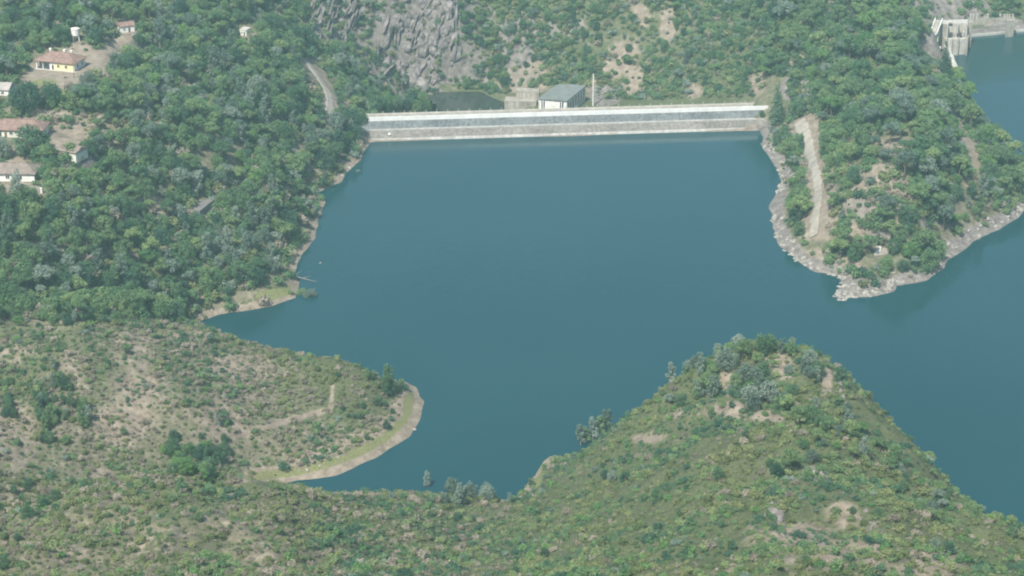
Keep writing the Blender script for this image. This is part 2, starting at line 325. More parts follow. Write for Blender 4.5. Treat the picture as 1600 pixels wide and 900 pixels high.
# ------------------------------------------------------------------ relief: heights at photographed points
CTRL = [
 # left bank
 (470,330,11),(420,400,10),(400,300,20),(350,400,11),(300,450,8),(250,380,20),(200,480,16),(150,420,29),(50,450,37),(0,490,34),(100,480,28),(300,300,27),(200,300,36),(100,350,43),(0,350,48),
 (50,280,51),(50,210,54),(0,150,58),(150,200,52),(250,200,47),(350,200,37),(450,200,22),(540,200,8),(545,165,8),(500,130,15),(440,130,28),(350,100,40),(250,100,48),(90,110,60),(150,60,65),
 (0,60,67),(0,0,75),(100,0,73),(200,0,68),(300,0,58),(400,0,48),(460,0,36),(400,50,42),(-200,100,66),(-200,300,56),(-200,450,46),
 # middle hill
 (-150,525,48),(0,520,40),(100,516,37),(200,508,32),(270,503,24),(330,520,14),(430,550,16),(500,562,15),(560,575,12),(600,590,7),(560,640,6),(600,650,3),(450,590,13),(450,640,9),(450,700,4),(400,740,2),
 (350,700,9),(350,620,18),(300,640,20),(300,720,11),(200,600,26),(200,700,17),(240,740,12),(100,600,31),(100,700,23),(0,600,34),(0,700,28),(0,800,24),(100,790,20),(-150,700,40),
 # near ridge
 (-150,880,78),(0,845,60),(100,800,57),(200,762,51),(270,748,46),(370,758,36),(480,768,22),(600,772,13),(700,778,9),(790,790,4),(0,900,71),(200,900,74),(400,900,61),(600,900,43),(720,900,33),(790,900,26),
 (860,900,34),(300,820,56),(500,820,33),(650,820,22),(790,840,14),
 # right hill
 (900,820,26),(1000,800,42),(900,730,12),(1000,700,27),(1100,700,44),(1200,700,60),(1300,720,62),(1080,620,36),(1150,600,44),(1200,600,51),(1280,620,50),(1200,540,50),(1120,562,42),(1060,607,35),(960,668,22),
 (1300,582,46),(1330,650,48),(1400,714,50),(1500,792,50),(1600,840,50),(1700,888,50),(1350,700,56),(1200,800,78),(1400,800,75),(1500,850,66),(1000,900,72),(1200,900,98),(1400,900,93),(1600,900,70),
 # peninsula
 (1262,230,9),(1272,300,8),(1270,360,6),(1240,340,4),(1330,300,20),(1400,250,29),(1350,350,13),(1400,350,15),(1400,400,6),(1340,420,4),(1340,445,3),(1450,350,13),(1500,330,10),(1550,310,9),(1450,200,32),(1350,200,27),
 (1300,250,17),(1500,250,19),(1530,255,14),(1575,285,8),(1400,100,36),(1462,130,24),(1488,120,9),(1300,100,28),(1300,150,22),(1240,150,14),(1222,185,9),(1400,40,36),(1300,30,34),(1455,62,7),(1418,66,31),(1424,90,30),(1438,114,25),(1434,78,9),(1440,64,8),(1446,94,9),(1456,108,11),(1480,130,20),(1520,195,12),(1555,235,8),
 # far bank
 (1450,20,30),(1500,10,28),(1600,15,24),(1540,30,12),(1600,36,6),(1100,130,2),(1000,150,-10),(1180,150,9),(1100,100,10),(1000,100,2),(900,100,-2),(900,50,12),(1000,50,14),(1100,50,20),(1200,50,28),(1200,100,19),(800,50,10),
 (800,100,-6),(800,0,24),(900,0,26),(1000,0,28),(1200,0,36),(1400,0,40),(900,150,-10),(850,150,-12),(930,162,-8),(820,150,-12),(700,141,-17),(620,141,-16),(700,10,24),(600,10,25),(640,60,8),(650,100,-5),(500,40,24),(500,80,18),(560,100,6),(560,135,-6),
 (600,165,-15),(740,120,-9),(760,60,6)]
WORLD_PTS = [(0,0,296),(0,100,216),(0,200,160),(0,280,118),(-150,0,290),(150,0,290),(-150,200,165),(150,200,170),(-300,100,240),(300,100,230),(250,330,100),(-250,350,110),(-350,500,85),(400,300,90),(0,-300,330),
 (-300,1200,95),(0,1200,80),(250,1200,80),(-500,900,120),(-450,700,90),(500,1250,90),(800,1150,80),(1000,700,90),(900,350,90),(0,1080,40),(150,1080,48),(-150,1050,60),(-250,960,80)]
cw = [(*at(a, b_, c_)[:2], c_) for a, b_, c_ in CTRL] + list(WORLD_PTS)
cw += [(p[0], p[1], 0.0) for i, p in enumerate(SHORE) if i > 1]
cw = np.array(cw, float)
CK = 8.0
def kern(d2): return np.sqrt(d2 + CK * CK)
_n = len(cw); _A = np.zeros((_n + 3, _n + 3))
_A[:_n, :_n] = kern((cw[:, None, 0] - cw[None, :, 0]) ** 2 + (cw[:, None, 1] - cw[None, :, 1]) ** 2) + np.eye(_n) * -0.6
_A[:_n, _n] = 1; _A[:_n, _n + 1] = cw[:, 0] / 1000; _A[:_n, _n + 2] = cw[:, 1] / 1000; _A[_n:, :_n] = _A[:_n, _n:].T
_w = np.linalg.solve(_A, np.concatenate([cw[:, 2], [0, 0, 0]]))
def rbf(x, y):
    shp = x.shape; x = x.ravel(); y = y.ravel(); out = _w[_n] + _w[_n + 1] * x / 1000 + _w[_n + 2] * y / 1000
    for i in range(_n): out = out + _w[i] * kern((x - cw[i, 0]) ** 2 + (y - cw[i, 1]) ** 2)
    return out.reshape(shp)

# soft masks painted over the photographed places, later baked into the ground where they lie
YY, XX = np.mgrid[0:900:2, 0:1600:2].astype(float)
def ell(a, cx, cy, rx, ry, v=1.0, rot=0.0, soft=0.35):
    c_, s_ = math.cos(R(rot)), math.sin(R(rot)); dx, dy = XX - cx, YY - cy
    q = np.sqrt(((dx * c_ + dy * s_) / rx) ** 2 + ((-dx * s_ + dy * c_) / ry) ** 2)
    k = 1 - sstep(1 - soft, 1 + soft, q)
    a[:] = a + (v - a) * k
def line(a, pts, wd, v=1.0, soft=0.3):
    best = np.full(XX.shape, 1e9)
    for (ax, ay), (bx, by) in zip(pts[:-1], pts[1:]):
        ex, ey = bx - ax, by - ay; t = np.clip(((XX - ax) * ex + (YY - ay) * ey) / (ex * ex + ey * ey), 0, 1)
        best = np.minimum(best, np.hypot(XX - ax - t * ex, YY - ay - t * ey))
    k = 1 - sstep(wd * (1 - soft), wd * (1 + soft), best); a[:] = a + (v - a) * k
def poly(a, pts, v=1.0):
    ins = np.zeros(XX.shape, bool); n = len(pts)
    for i in range(n):
        ax, ay = pts[i]; bx, by = pts[(i + 1) % n]
        if ay != by: ins ^= ((ay > YY) != (by > YY)) & (XX < (bx - ax) * (YY - ay) / (by - ay) + ax)
    a[ins] = v
def look(a, px, py):
    return a[np.clip((py / 2).astype(int), 0, a.shape[0] - 1), np.clip((px / 2).astype(int), 0, a.shape[1] - 1)]
def Z(v=0.0): return np.full(XX.shape, float(v))

soil_m, grass_m, rock_m, grav_m = Z(0.12), Z(), Z(), Z()
tree_d, shrub_d, clear = Z(), Z(0.5), Z()
f_pine, f_grey, f_dark, f_bright, f_dry = Z(0.3), Z(0.1), Z(0.2), Z(0.05), Z(0.05)
L_LEFT = [(-9,-9),(470,-9),(478,40),(468,100),(520,190),(580,175),(582,228),(535,292),(505,350),(462,428),(400,470),(318,500),(200,503),(-9,520)]
L_FAR = [(700,-9),(1440,-9),(1400,60),(1240,180),(1180,165),(1100,170),(560,180),(700,140)]
L_PEN = [(1180,120),(1230,90),(1300,-9),(1430,-9),(1440,70),(1500,100),(1530,190),(1610,260),(1610,340),(1480,420),(1400,460),(1300,460),(1200,380),(1185,230)]
L_MID = [(-9,520),(200,503),(330,505),(440,548),(620,585),(670,620),(650,670),(500,755),(370,752),(250,742),(150,775),(-9,850)]
L_NEAR = [(-9,850),(150,775),(250,742),(370,752),(640,755),(800,775),(800,910),(-9,910)]
L_RIGHT = [(800,775),(860,700),(960,650),(1060,590),(1120,545),(1200,525),(1290,560),(1330,640),(1420,715),(1610,835),(1610,910),(790,910)]
poly(tree_d, L_LEFT, 0.80); poly(shrub_d, L_LEFT, 0.55); poly(soil_m, L_LEFT, 0.5); poly(f_dry, L_LEFT, 0.2); poly(f_pine, L_LEFT, 0.38); poly(f_grey, L_LEFT, 0.14); poly(f_dark, L_LEFT, 0.30); poly(f_bright, L_LEFT, 0.06)
poly(tree_d, L_FAR, 0.42); poly(shrub_d, L_FAR, 0.9); poly(soil_m, L_FAR, 0.36); poly(f_pine, L_FAR, 0.25); poly(f_dark, L_FAR, 0.3)
poly(tree_d, L_PEN, 0.84); poly(shrub_d, L_PEN, 0.5); poly(soil_m, L_PEN, 0.45); poly(f_pine, L_PEN, 0.75); poly(f_dark, L_PEN, 0.2); poly(f_grey, L_PEN, 0.05)
poly(tree_d, L_MID, 0.02); poly(shrub_d, L_MID, 0.95); poly(soil_m, L_MID, 0.4); poly(f_dry, L_MID, 0.3)
poly(tree_d, L_NEAR, 0.0); poly(shrub_d, L_NEAR, 0.80); poly(soil_m, L_NEAR, 0.40); poly(f_dry, L_NEAR, 0.3); poly(f_bright, L_NEAR, 0.5)
poly(tree_d, L_RIGHT, 0.02); poly(shrub_d, L_RIGHT, 0.88); poly(soil_m, L_RIGHT, 0.22)
# --- left bank: clearings, houses, cottages
for e in [(92,118,62,22),(150,95,22,22),(175,72,22,12),(125,72,20,9)]: ell(grav_m, *e, 0.45); ell(soil_m, *e, 0.9); ell(tree_d, *e, 0); ell(shrub_d, *e, 0.05)
for e in [(60,188,90,20),(100,225,48,28),(20,250,50,16),(30,300,60,14)]: ell(soil_m, *e, 0.85); ell(tree_d, *e, 0.03); ell(shrub_d, *e, 0.25)
for e in [(165,130,26,16,.8,30),(195,42,18,9),(315,330,30,14),(300,255,22,12),(235,245,30,8),(405,292,20,10),(230,320,40,12),(385,80,14,20),(330,165,20,14),(180,350,14,12),(215,400,10,10)]: ell(soil_m, e[0], e[1], e[2], e[3], 0.85, e[5] if len(e) > 5 else 0); ell(tree_d, e[0], e[1], e[2], e[3], 0.22); ell(shrub_d, e[0], e[1], e[2], e[3], 0.4)
ell(grass_m, 70, 128, 22, 7, 0.8)
for e in [(40,158,34,18),(85,150,20,18),(45,222,38,30)]: ell(tree_d, *e, 0.0)
ell(tree_d, 60, 78, 40, 8, 0.7)
ell(f_grey, 330, 330, 60, 30, 0.4); ell(f_grey, 400, 390, 50, 45, 0.55); ell(f_grey, 255, 60, 25, 25, 0.6); ell(f_bright, 150, 158, 20, 12, 0.8); ell(f_grey, 430, 180, 60, 50, 0.3)
ell(f_dark, 400, 470, 60, 25, 0.7); ell(f_dark, 520, 230, 40, 40, 0.7); ell(f_pine, 200, 180, 110, 60, 0.6); ell(f_pine, 150, 480, 200, 25, 0.3)
line(tree_d, [(478,95),(495,118),(512,140),(516,170),(514,195)], 13, 0.0); line(soil_m, [(478,95),(500,118),(520,140),(524,170),(520,195)], 16, 0.9); line(shrub_d, [(478,95),(495,118),(512,140),(516,170),(514,195)], 8, 0.0)
# --- cliff behind the dam
for e in [(650,60,66,88,-8),(520,35,40,34,0)]: ell(rock_m, e[0], e[1], e[2], e[3], 1.0, e[4], 0.15); ell(tree_d, e[0], e[1], e[2], e[3], 0.0, e[4], 0.1); ell(shrub_d, e[0], e[1], e[2], e[3], 0.3, e[4])
for e in [(560,110,60,34),(610,150,80,20),(575,40,12,38)]: ell(rock_m, *e, 0.0); ell(tree_d, *e, 0.95); ell(shrub_d, *e, 0.7)
ell(rock_m, 440, 25, 18, 14, 0.7); ell(tree_d, 440, 25, 18, 14, 0.1)
for e in [(825,105,34,22),(960,95,18,42,0.9,35),(985,125,12,25),(940,140,30,16),(1090,140,16,13),(1125,135,10,8),(1180,130,16,12),(820,135,40,10),(1040,40,14,30),(1000,20,12,18)]:
    ell(soil_m, e[0], e[1], e[2], e[3], 0.85, e[5] if len(e) > 5 else 0); ell(shrub_d, e[0], e[1], e[2], e[3], 0.22, e[5] if len(e) > 5 else 0); ell(tree_d, e[0], e[1], e[2], e[3], 0.0)
ell(rock_m, 945, 145, 30, 18, 0.8); ell(rock_m, 820, 120, 30, 20, 0.5)
ell(tree_d, 780, 60, 60, 50, 0.75); ell(tree_d, 870, 60, 60, 50, 0.7); ell(tree_d, 1230, 40, 90, 50, 0.75); ell(f_pine, 1230, 60, 90, 60, 0.6)
ell(shrub_d, 1480, 20, 80, 30, 0.14); ell(rock_m, 1480, 15, 70, 26, 0.8); ell(tree_d, 1485, 18, 90, 32, 0.0, 0, .15); ell(tree_d, 1590, 10, 30, 16, 0.6); ell(rock_m, 1560, 38, 60, 9, 0.7)
# --- peninsula
ell(rock_m, 1245, 140, 26, 20, 0.9); ell(tree_d, 1245, 140, 26, 18, 0.1)
ell(rock_m, 1360, 325, 55, 32, 0.55); ell(soil_m, 1358, 320, 68, 55, 0.85); ell(tree_d, 1358, 320, 74, 62, 0.08); ell(shrub_d, 1365, 320, 60, 42, 0.55)
ell(tree_d, 1385, 235, 30, 30, 0.25); ell(soil_m, 1385, 235, 24, 24, 0.9)
for e in [(1340,68,14,12),(1380,75,22,5),(1250,100,24,8)]: ell(tree_d, *e, 0.0); ell(soil_m, *e, 0.9)
line(soil_m, [(1480,160),(1500,195),(1520,235),(1527,290)], 10, 1.0); line(tree_d, [(1482,165),(1500,195),(1520,235),(1527,290)], 6, 0.0)
ell(soil_m, 1280, 410, 60, 20, 0.9); ell(tree_d, 1290, 425, 70, 14, 0.0); ell(rock_m, 1345, 445, 55, 25, 0.9); ell(tree_d, 1350, 445, 60, 18, 0.0); ell(shrub_d, 1350, 450, 55, 18, 0.1)
ell(tree_d, 1510, 290, 60, 45, 0.9); ell(f_dark, 1500, 290, 70, 60, 0.75); ell(f_pine, 1500, 290, 60, 50, 0.3); ell(f_dark, 1530, 190, 30, 70, 0.7)
ell(tree_d, 1440, 400, 45, 26, 0.9); ell(f_bright, 1430, 380, 40, 28, 0.35)
line(soil_m, [(1258,195),(1268,250),(1277,300),(1275,350)], 24, 1.0); line(tree_d, [(1258,195),(1268,250),(1277,300),(1272,360)], 15, 0.0)
ell(soil_m, 1228, 225, 22, 30, 0.8); ell(rock_m, 1205, 235, 16, 30, 0.7)
# --- middle hill
for e in [(110,580,18,40),(20,545,26,18),(210,540,40,30),(215,600,42,36),(370,590,60,40),(190,660,50,40),(160,750,40,20),(20,680,40,60),(290,520,50,10),(350,660,40,26),(60,780,50,20)]: ell(soil_m, *e, 0.66); ell(shrub_d, *e, 0.7)
ell(f_dry, 330, 590, 110, 60, 0.5); ell(f_dry, 200, 600, 90, 90, 0.5)
ell(soil_m, 560, 600, 60, 60, 0.15); ell(shrub_d, 560, 600, 60, 50, 0.95)
ell(tree_d, 300, 705, 62, 34, 1.0); ell(f_bright, 300, 705, 62, 34, 0.45); ell(f_pine, 300, 705, 62, 40, 0.0); ell(f_dark, 300, 705, 62, 40, 0.35); ell(f_grey, 300, 705, 62, 40, 0.0)
ell(tree_d, 92, 620, 48, 48, 0.75); ell(f_grey, 92, 630, 50, 60, 0.65); ell(f_pine, 92, 630, 55, 60, 0.0); ell(tree_d, 10, 630, 14, 26, 0.7); ell(tree_d, 60, 545, 12, 10, 0.0)
ell(tree_d, 290, 545, 60, 40, 0.04)
line(grass_m, [(390,744),(470,736),(540,716),(600,684),(634,652),(640,618)], 9, 0.62); line(shrub_d, [(390,748),(470,742),(540,722),(600,692),(642,655),(648,612)], 16, 0.02); line(tree_d, [(390,748),(470,742),(540,722),(600,692),(642,655),(648,612)], 18, 0.0)
line(soil_m, [(375,745),(440,735),(480,718),(540,695),(600,668),(618,640),(628,600)], 8, 1.0)
line(soil_m, [(355,695),(375,683),(415,665),(465,652),(510,632),(519,600)], 4, 1.0); line(shrub_d, [(355,695),(375,683),(415,665),(465,652),(510,632),(519,600)], 4, 0.0)
# --- near ridge and right hill
for e in [(230,840,60,26),(340,800,40,24),(120,870,40,20),(400,870,30,20),(200,800,30,14)]: ell(soil_m, *e, 0.55); ell(shrub_d, *e, 0.62)
ell(soil_m, 620, 830, 160, 60, 0.12); ell(shrub_d, 620, 830, 170, 60, 1.0); ell(f_dry, 250, 830, 150, 50, 0.22)
for e in [(1140,600,18,16),(1220,570,15,20),(1135,640,40,12),(1050,650,14,6),(1190,650,24,10),(1010,685,26,7),(1290,590,10,30)]: ell(soil_m, *e, 0.95); ell(shrub_d, *e, 0.12); ell(tree_d, *e, 0.0)
for e in [(1250,850,60,34),(1170,840,30,20),(1350,870,60,28),(1320,800,30,22),(1450,880,50,20),(1130,890,30,14)]: ell(soil_m, *e, 0.7); ell(shrub_d, *e, 0.5)
ell(soil_m, 1000, 830, 150, 90, 0.1); ell(tree_d, 1195, 595, 105, 62, 0.5); ell(tree_d, 1090, 610, 46, 36, 0.5); ell(f_pine, 1190, 600, 120, 60, 0.45); ell(f_grey, 1180, 600, 120, 60, 0.3)
ell(tree_d, 1310, 700, 75, 50, 0.34); ell(tree_d, 1450, 770, 130, 34, 0.25, 35); ell(f_pine, 1320, 740, 120, 70, 0.8); ell(f_bright, 880, 830, 120, 60, 0.2)
ell(rock_m, 1272, 735, 24, 14, 0.9); ell(shrub_d, 1272, 740, 18, 9, 0.0); ell(rock_m, 1210, 800, 14, 30, 0.7); ell(rock_m, 1365, 820, 20, 26, 0.5)
ell(grass_m, 838, 745, 10, 20, 0.8, 20); ell(shrub_d, 838, 748, 8, 20, 0.15)
line(grass_m, [(405,462),(440,457),(460,450)], 9, 0.75); line(tree_d, [(330,492),(400,466),(440,455),(470,445)], 16, 0.0); line(shrub_d, [(330,492),(400,466),(440,455),(470,445)], 13, 0.05)
# places that must stay in sight behind nearer trees
line(clear, [(480,100),(498,120),(510,140),(517,165)], 9); line(clear, [(1262,190),(1266,225),(1272,265),(1277,300),(1274,372)], 12); ell(clear, 1253, 192, 14, 7)
ell(clear, 92, 98, 42, 20); ell(clear, 119, 54, 10, 13); ell(clear, 198, 42, 13, 10); ell(clear, 380, 47, 9, 9); ell(clear, 15, 200, 32, 14); ell(clear, 22, 268, 32, 12); ell(clear, 100, 212, 24, 10); ell(clear, 316, 318, 16, 8)
ell(clear, 8, 142, 14, 9); ell(clear, 1378, 390, 15, 8); ell(clear, 880, 150, 45, 20); ell(clear, 810, 155, 34, 14); line(clear, [(595,180),(900,166),(1195,158)], 9); line(clear, [(600,205),(1180,185)], 14); ell(clear, 1492, 58, 30, 32); line(clear, [(1437, 75), (1460, 54), (1468, 32)], 5); line(clear, [(1515, 36), (1590, 36)], 8); ell(clear, 1452, 84, 12, 8); ell(clear, 1486, 92, 8, 12); ell(clear, 1474, 98, 9, 24)
ell(clear, 65, 295, 8, 8); line(clear, [(1486,172),(1500,198),(1520,240),(1526,280)], 3); ell(clear, 725, 158, 55, 10); ell(clear, 1213, 160, 16, 40); ell(clear, 1378, 408, 26, 6)
line(clear, [(1222,300),(1214,340),(1230,380),(1270,412)], 8); ell(clear, 926, 140, 5, 28); ell(clear,150,95,20,16); line(clear, [(140, 105), (158, 88), (182, 72), (192, 60)], 5)
line(soil_m, [(130, 110), (158, 88), (182, 72), (200, 58)], 9, 0.95); line(tree_d, [(130, 110), (158, 88), (182, 72), (200, 58)], 9, 0.0); line(shrub_d, [(130, 110), (158, 88), (182, 72), (200, 58)], 7, 0.05); ell(clear, 60, 122, 30, 5)

# flat pads under buildings: (px, py, z, radius)
PADS = [(92,108,60.0,15),(119,66,63.5,5),(196,50,61.5,6),(383,56,43.5,5),(15,212,54.5,12),(22,278,51.5,12),(100,226,53.5,8),(0,150,58.5,7),(1378,396,5.2,5),(880,160,-8.3,17)]
PADW = [(*at(a, b_, c_)[:2], c_, r_) for a, b_, c_, r_ in PADS]

def height(x, y, detail=True):
    d = sdist(x, y, SHORE)
    dn = d + (fbm(x, y, 14, 3, 5) * 1.6 if detail else 0)
    base = rbf(x, y)
    out = np.maximum(np.maximum(np.abs(x - 50) - 520, np.maximum(y - 1250, -150 - y)), 0)
    farz = 95 + 90 * fbm(x, y, 700, 4, 31) + 30 * fbm(x, y, 160, 3, 32)
    base = base + (farz - base) * sstep(0, 420, out)
    if detail:
        amp = np.clip(np.abs(dn) * 0.06, 0, 1)
        base = base + amp * (fbm(x, y, 34, 5, 3) * 3.2 + fbm(x, y, 7, 3, 9) * 0.7) + (sstep(20, 40, base) * (y < 620)) * ((1 - np.abs(fbm(x, y, 24, 4, 41)) * 2.5) * 3.3 + fbm(x, y, 58, 2, 47) * 3.0 + fbm(x, y, 5, 3, 43) * 1.1)
        px, py, _ = proj(x, y, base)
        ck = look(rock_m, px, py) * (py > -60) * (np.abs(px - 800) < 900)
        cliff = ck * ((py < 175) & (px < 800) & (px > 420))
        u = x * 0.92 + y * 0.25; v = y
        rid = 1 - np.abs(fbm(u, v, 9, 4, 21, 0.6)) * 2.2
        base = base + cliff * (rid * 3.4 - 1.0 + fbm(x * 2.2, y, 5, 3, 23) * 1.6)
        base = base + (ck - cliff) * (1 - np.abs(fbm(x, y, 6, 3, 25)) * 2) * 0.9
    h = np.where(dn > 0, base * sstep(0, 16, dn) + np.minimum(dn * 0.42, 3.0) * (1 - sstep(2, 16, dn)), np.maximum(dn * 0.45, -14))
    for cx, cy, cz, r_ in PADW:
        k = 1 - sstep(r_ * 0.9, r_ * 1.9, np.hypot(x - cx, y - cy)); h = h + (cz - h) * k
    dp = sdist(x, y, POOL)
    h = h + (np.minimum(h, POOLZ + dp * 0.5) - h) * (1 - sstep(4, 10, dp))
    h = np.where(dp < 0, np.minimum(h, POOLZ + np.maximum(dp * 0.5, -5)), h)
    return h, d

def axis(lo, a, b_, hi, st):
    core = np.arange(a, b_ + st, st); L = [a]; s = st
    while L[-1] > lo: s *= 1.16; L.append(L[-1] - s)
    Rr = [core[-1]]; s = st
    while Rr[-1] < hi: s *= 1.16; Rr.append(Rr[-1] + s)
    return np.concatenate([np.array(L[1:])[::-1], core, np.array(Rr[1:])])
gx = axis(-2600, -285, 330, 2600, 1.25); gy = axis(-1600, 335, 1105, 3200, 1.25)
GX, GY = np.meshgrid(gx, gy)
GZ, GD = height(GX, GY)
nx, ny = len(gx), len(gy)
idx = np.arange(nx * ny).reshape(ny, nx)
F = np.stack([idx[:-1, :-1], idx[:-1, 1:], idx[1:, 1:], idx[1:, :-1]], -1).reshape(-1, 4)
V = np.stack([GX, GY, GZ], -1).reshape(-1, 3)
me = npmesh('terrain', V, F, M['terrain'], True)
# which masks lie where: shore bands by distance to the water, the rest from the photographed places
PX, PY, _ = proj(GX, GY, GZ)
inf = (PX > -150) & (PX < 1750) & (PY > -80) & (PY < 980)
def lk(a, dflt): return np.where(inf, look(a, PX, PY), dflt)
jx, jy = fbm(GX, GY, 16, 3, 71) * 16, fbm(GX, GY, 16, 3, 72) * 11
def lkj(a, dflt): return np.where(inf, look(a, PX + jx, PY + jy), dflt)
ms, mg, mr, ma = lkj(soil_m, 0.3), lk(grass_m, 0.0), lkj(rock_m, 0.0), lk(grav_m, 0.0)
nsh = fbm(GX, GY, 9, 3, 55)
bandw = np.where((PX > 1180) & (PY < 480), 5.2, np.where((PX > 340) & (PX < 680) & (PY > 590), 5.0, 3.6)) + nsh * 1.8
band = (1 - sstep(bandw * 0.75, bandw * 1.25, GD)) * (GD > -6)
rocky = (PX > 1180) & (PY < 480)
mr = np.maximum(mr, band * np.where(rocky, 1.0, 0.25)); ms = np.maximum(ms, band)
mg = mg * (1 - (1 - sstep(1.2, 2.6, GD)))
slope = np.hypot(np.gradient(GZ, axis=1) / np.gradient(GX, axis=1), np.gradient(GZ, axis=0) / np.gradient(GY, axis=0))
mr = np.maximum(mr, sstep(1.1, 1.8, slope) * 0.8)
ms = ms + fbm(GX, GY, 22, 4, 61) * 0.22
ca = me.color_attributes.new('mask', 'FLOAT_COLOR', 'POINT')
ca.data.foreach_set('color', np.clip(np.stack([ms, mg, mr, ma], -1), 0, 1).astype(np.float32).ravel())
ground = bpy.data.objects.new('ground', me); COL.objects.link(ground); tag(ground, kind='structure')

def gz(x, y):
    """height of the built ground"""
    x = np.asarray(x, float); y = np.asarray(y, float)
    i = np.clip(np.searchsorted(gx, x) - 1, 0, nx - 2); j = np.clip(np.searchsorted(gy, y) - 1, 0, ny - 2)
    fx = (x - gx[i]) / (gx[i + 1] - gx[i]); fy = (y - gy[j]) / (gy[j + 1] - gy[j])
    return (GZ[j, i] * (1 - fx) + GZ[j, i + 1] * fx) * (1 - fy) + (GZ[j + 1, i] * (1 - fx) + GZ[j + 1, i + 1] * fx) * fy
def gd(x, y):
    i = np.clip(np.searchsorted(gx, x), 0, nx - 1); j = np.clip(np.searchsorted(gy, y), 0, ny - 1); return GD[j, i]
def hit(px, py, off=0.0):
    """first ground point seen at a pixel"""
    u, v = (px - 800) / FPX, (450 - py) / FPX; d = np.array([u, CP + v * SP, -SP + v * CP])
    t = np.arange(150, 1500, 0.5); x, y, z = d[0] * t, d[1] * t, H + d[2] * t
    g = np.maximum(gz(x, y), np.where(gd(x, y) < 0, 0.0, -99)) + off; k = np.argmax(z <= g)
    return Vector((x[k], y[k], g[k]))

# water sheets
def sheet(name, poly_, z, step, grow, mat, cut=None):
    xs = [p[0] for p in poly_]; ys = [p[1] for p in poly_]
    ax = np.arange(min(xs) - 10, max(xs) + 10, step); ay = np.arange(min(ys) - 10, max(ys) + 10, step)
    CX, CY = np.meshgrid(ax + step / 2, ay + step / 2); dd = sdist(CX, CY, poly_); ok = dd < grow
    if cut is not None: ok &= cut(CX, CY)
    jj, ii = np.nonzero(ok); key = {}; vs = []; fs = []
    def vid(i, j):
        k = (i, j)
        if k not in key: key[k] = len(vs); vs.append((ax[0] + i * step, ay[0] + j * step, z))
        return key[k]
    for j, i in zip(jj, ii): fs.append((vid(i, j), vid(i + 1, j), vid(i + 1, j + 1), vid(i, j + 1)))
    o = bpy.data.objects.new(name, npmesh(name, np.array(vs), np.array(fs), mat)); COL.objects.link(o); return tag(o, kind='structure')
ddir = (DAM_B - DAM_A).normalized(); dn_ = Vector((-ddir.y, ddir.x, 0))       # dn_ points downstream
if dn_.y < 0: dn_ = -dn_
def behind_dam(CX, CY):
    s = (CX - DAM_A.x) * dn_.x + (CY - DAM_A.y) * dn_.y; t = (CX - DAM_A.x) * ddir.x + (CY - DAM_A.y) * ddir.y
    return ~((s > 3.5) & (t > -25) & (t < (DAM_B - DAM_A).length + 14))
sheet('reservoir_water', SHORE, 0.0, 2.5, 5.0, M['water'], behind_dam)
sheet('river_water', POOL, POOLZ, 2.5, 3.0, M['pool'])

# ------------------------------------------------------------------ roads and tracks laid on the ground
def ribbon(name, pix, width, mat, lift=0.12, cat=None, zfix=None):
    pts = [hit(x, y) for x, y in pix]
    dense = []
    for a, b_ in zip(pts[:-1], pts[1:]):
        n = max(1, int((b_ - a).length / 0.6))
        dense += [a.lerp(b_, i / n) for i in range(n)]
    dense.append(pts[-1]); vs, fs = [], []
    sm = [sum((dense[min(max(i + k, 0), len(dense) - 1)] for k in range(-8, 9)), Vector()) / 17 for i in range(len(dense))]
    W = 10
    def zsm(q): return float(np.mean(gz(q.x + np.array([0, 2, -2, 0, 0, 1.4, -1.4, 1.4, -1.4]), q.y + np.array([0, 0, 0, 2, -2, 1.4, 1.4, -1.4, -1.4]))))
    for i, p in enumerate(sm):
        t = sm[min(i + 1, len(sm) - 1)] - sm[max(i - 1, 0)]; nrm = Vector((-t.y, t.x, 0)).normalized()
        wd = (width(i / len(sm)) if callable(width) else width) * (1 + 0.12 * math.sin(i * .5) + 0.08 * math.sin(i * 0.17))
        for k in range(W + 1):
            q = p + nrm * wd * (k / W - 0.5); vs.append((q.x, q.y, zsm(q) + lift - (0.4 if k in (0, W) else 0)))
    for i in range(len(sm) - 1):
        for k in range(W): a = i * (W + 1) + k; fs.append((a, a + 1, a + W + 2, a + W + 1))
    o = bpy.data.objects.new(name, npmesh(name, np.array(vs), np.array(fs), mat, True)); COL.objects.link(o); return tag(o, kind='structure')
ribbon('track', [(1246, 190), (1256, 202), (1261, 218), (1266, 240), (1272, 262), (1278, 290), (1277, 318), (1272, 345), (1271, 374)], lambda t: 5.2 - 1.9 * min(1, t * 3), M['track'], 0.45)
ribbon('road', [(474, 92), (486, 106), (500, 124), (512, 143), (517, 165), (512, 188)], 3.6, M['track'], 0.45)

# ------------------------------------------------------------------ the dam
DL = (DAM_B - DAM_A).length; dang = math.atan2(ddir.y, ddir.x)
dam = empty('dam', (DAM_A.x, DAM_A.y, 0), dang, 'long straight stone faced dam with white parapet across the end of the reservoir', 'dam')
def extr(name, prof, mat, x0, x1, nseg=60):
    """prof in (y,z) extruded along local x"""
    mb = MB(); n = len(prof); xs = [x0 + (x1 - x0) * i / nseg for i in range(nseg + 1)]
    vs = [(x, y, z) for x in xs for y, z in prof]; fs = []
    for i in range(nseg):
        for k in range(n):
            j = (k + 1) % n; fs.append((i * n + k, (i + 1) * n + k, (i + 1) * n + j, i * n + j))
    fs += [tuple(range(n)), tuple(range(nseg * n, nseg * n + n))[::-1]]
    mb.add(vs, fs); return mb.build(name, mat, dam)
X0, X1 = -6.0, DL + 5
extr('skirting', [(-4.0, -3.2), (-0.1, 0.0), (1.15, 0.9), (1.15, -3.2)], M['dam_berm'], X0, X1)
extr('lower_face', [(1.15, -3.2), (1.15, 0.75), (4.3, 3.35), (4.3, -3.2)], M['stone_lower'], X0, X1)
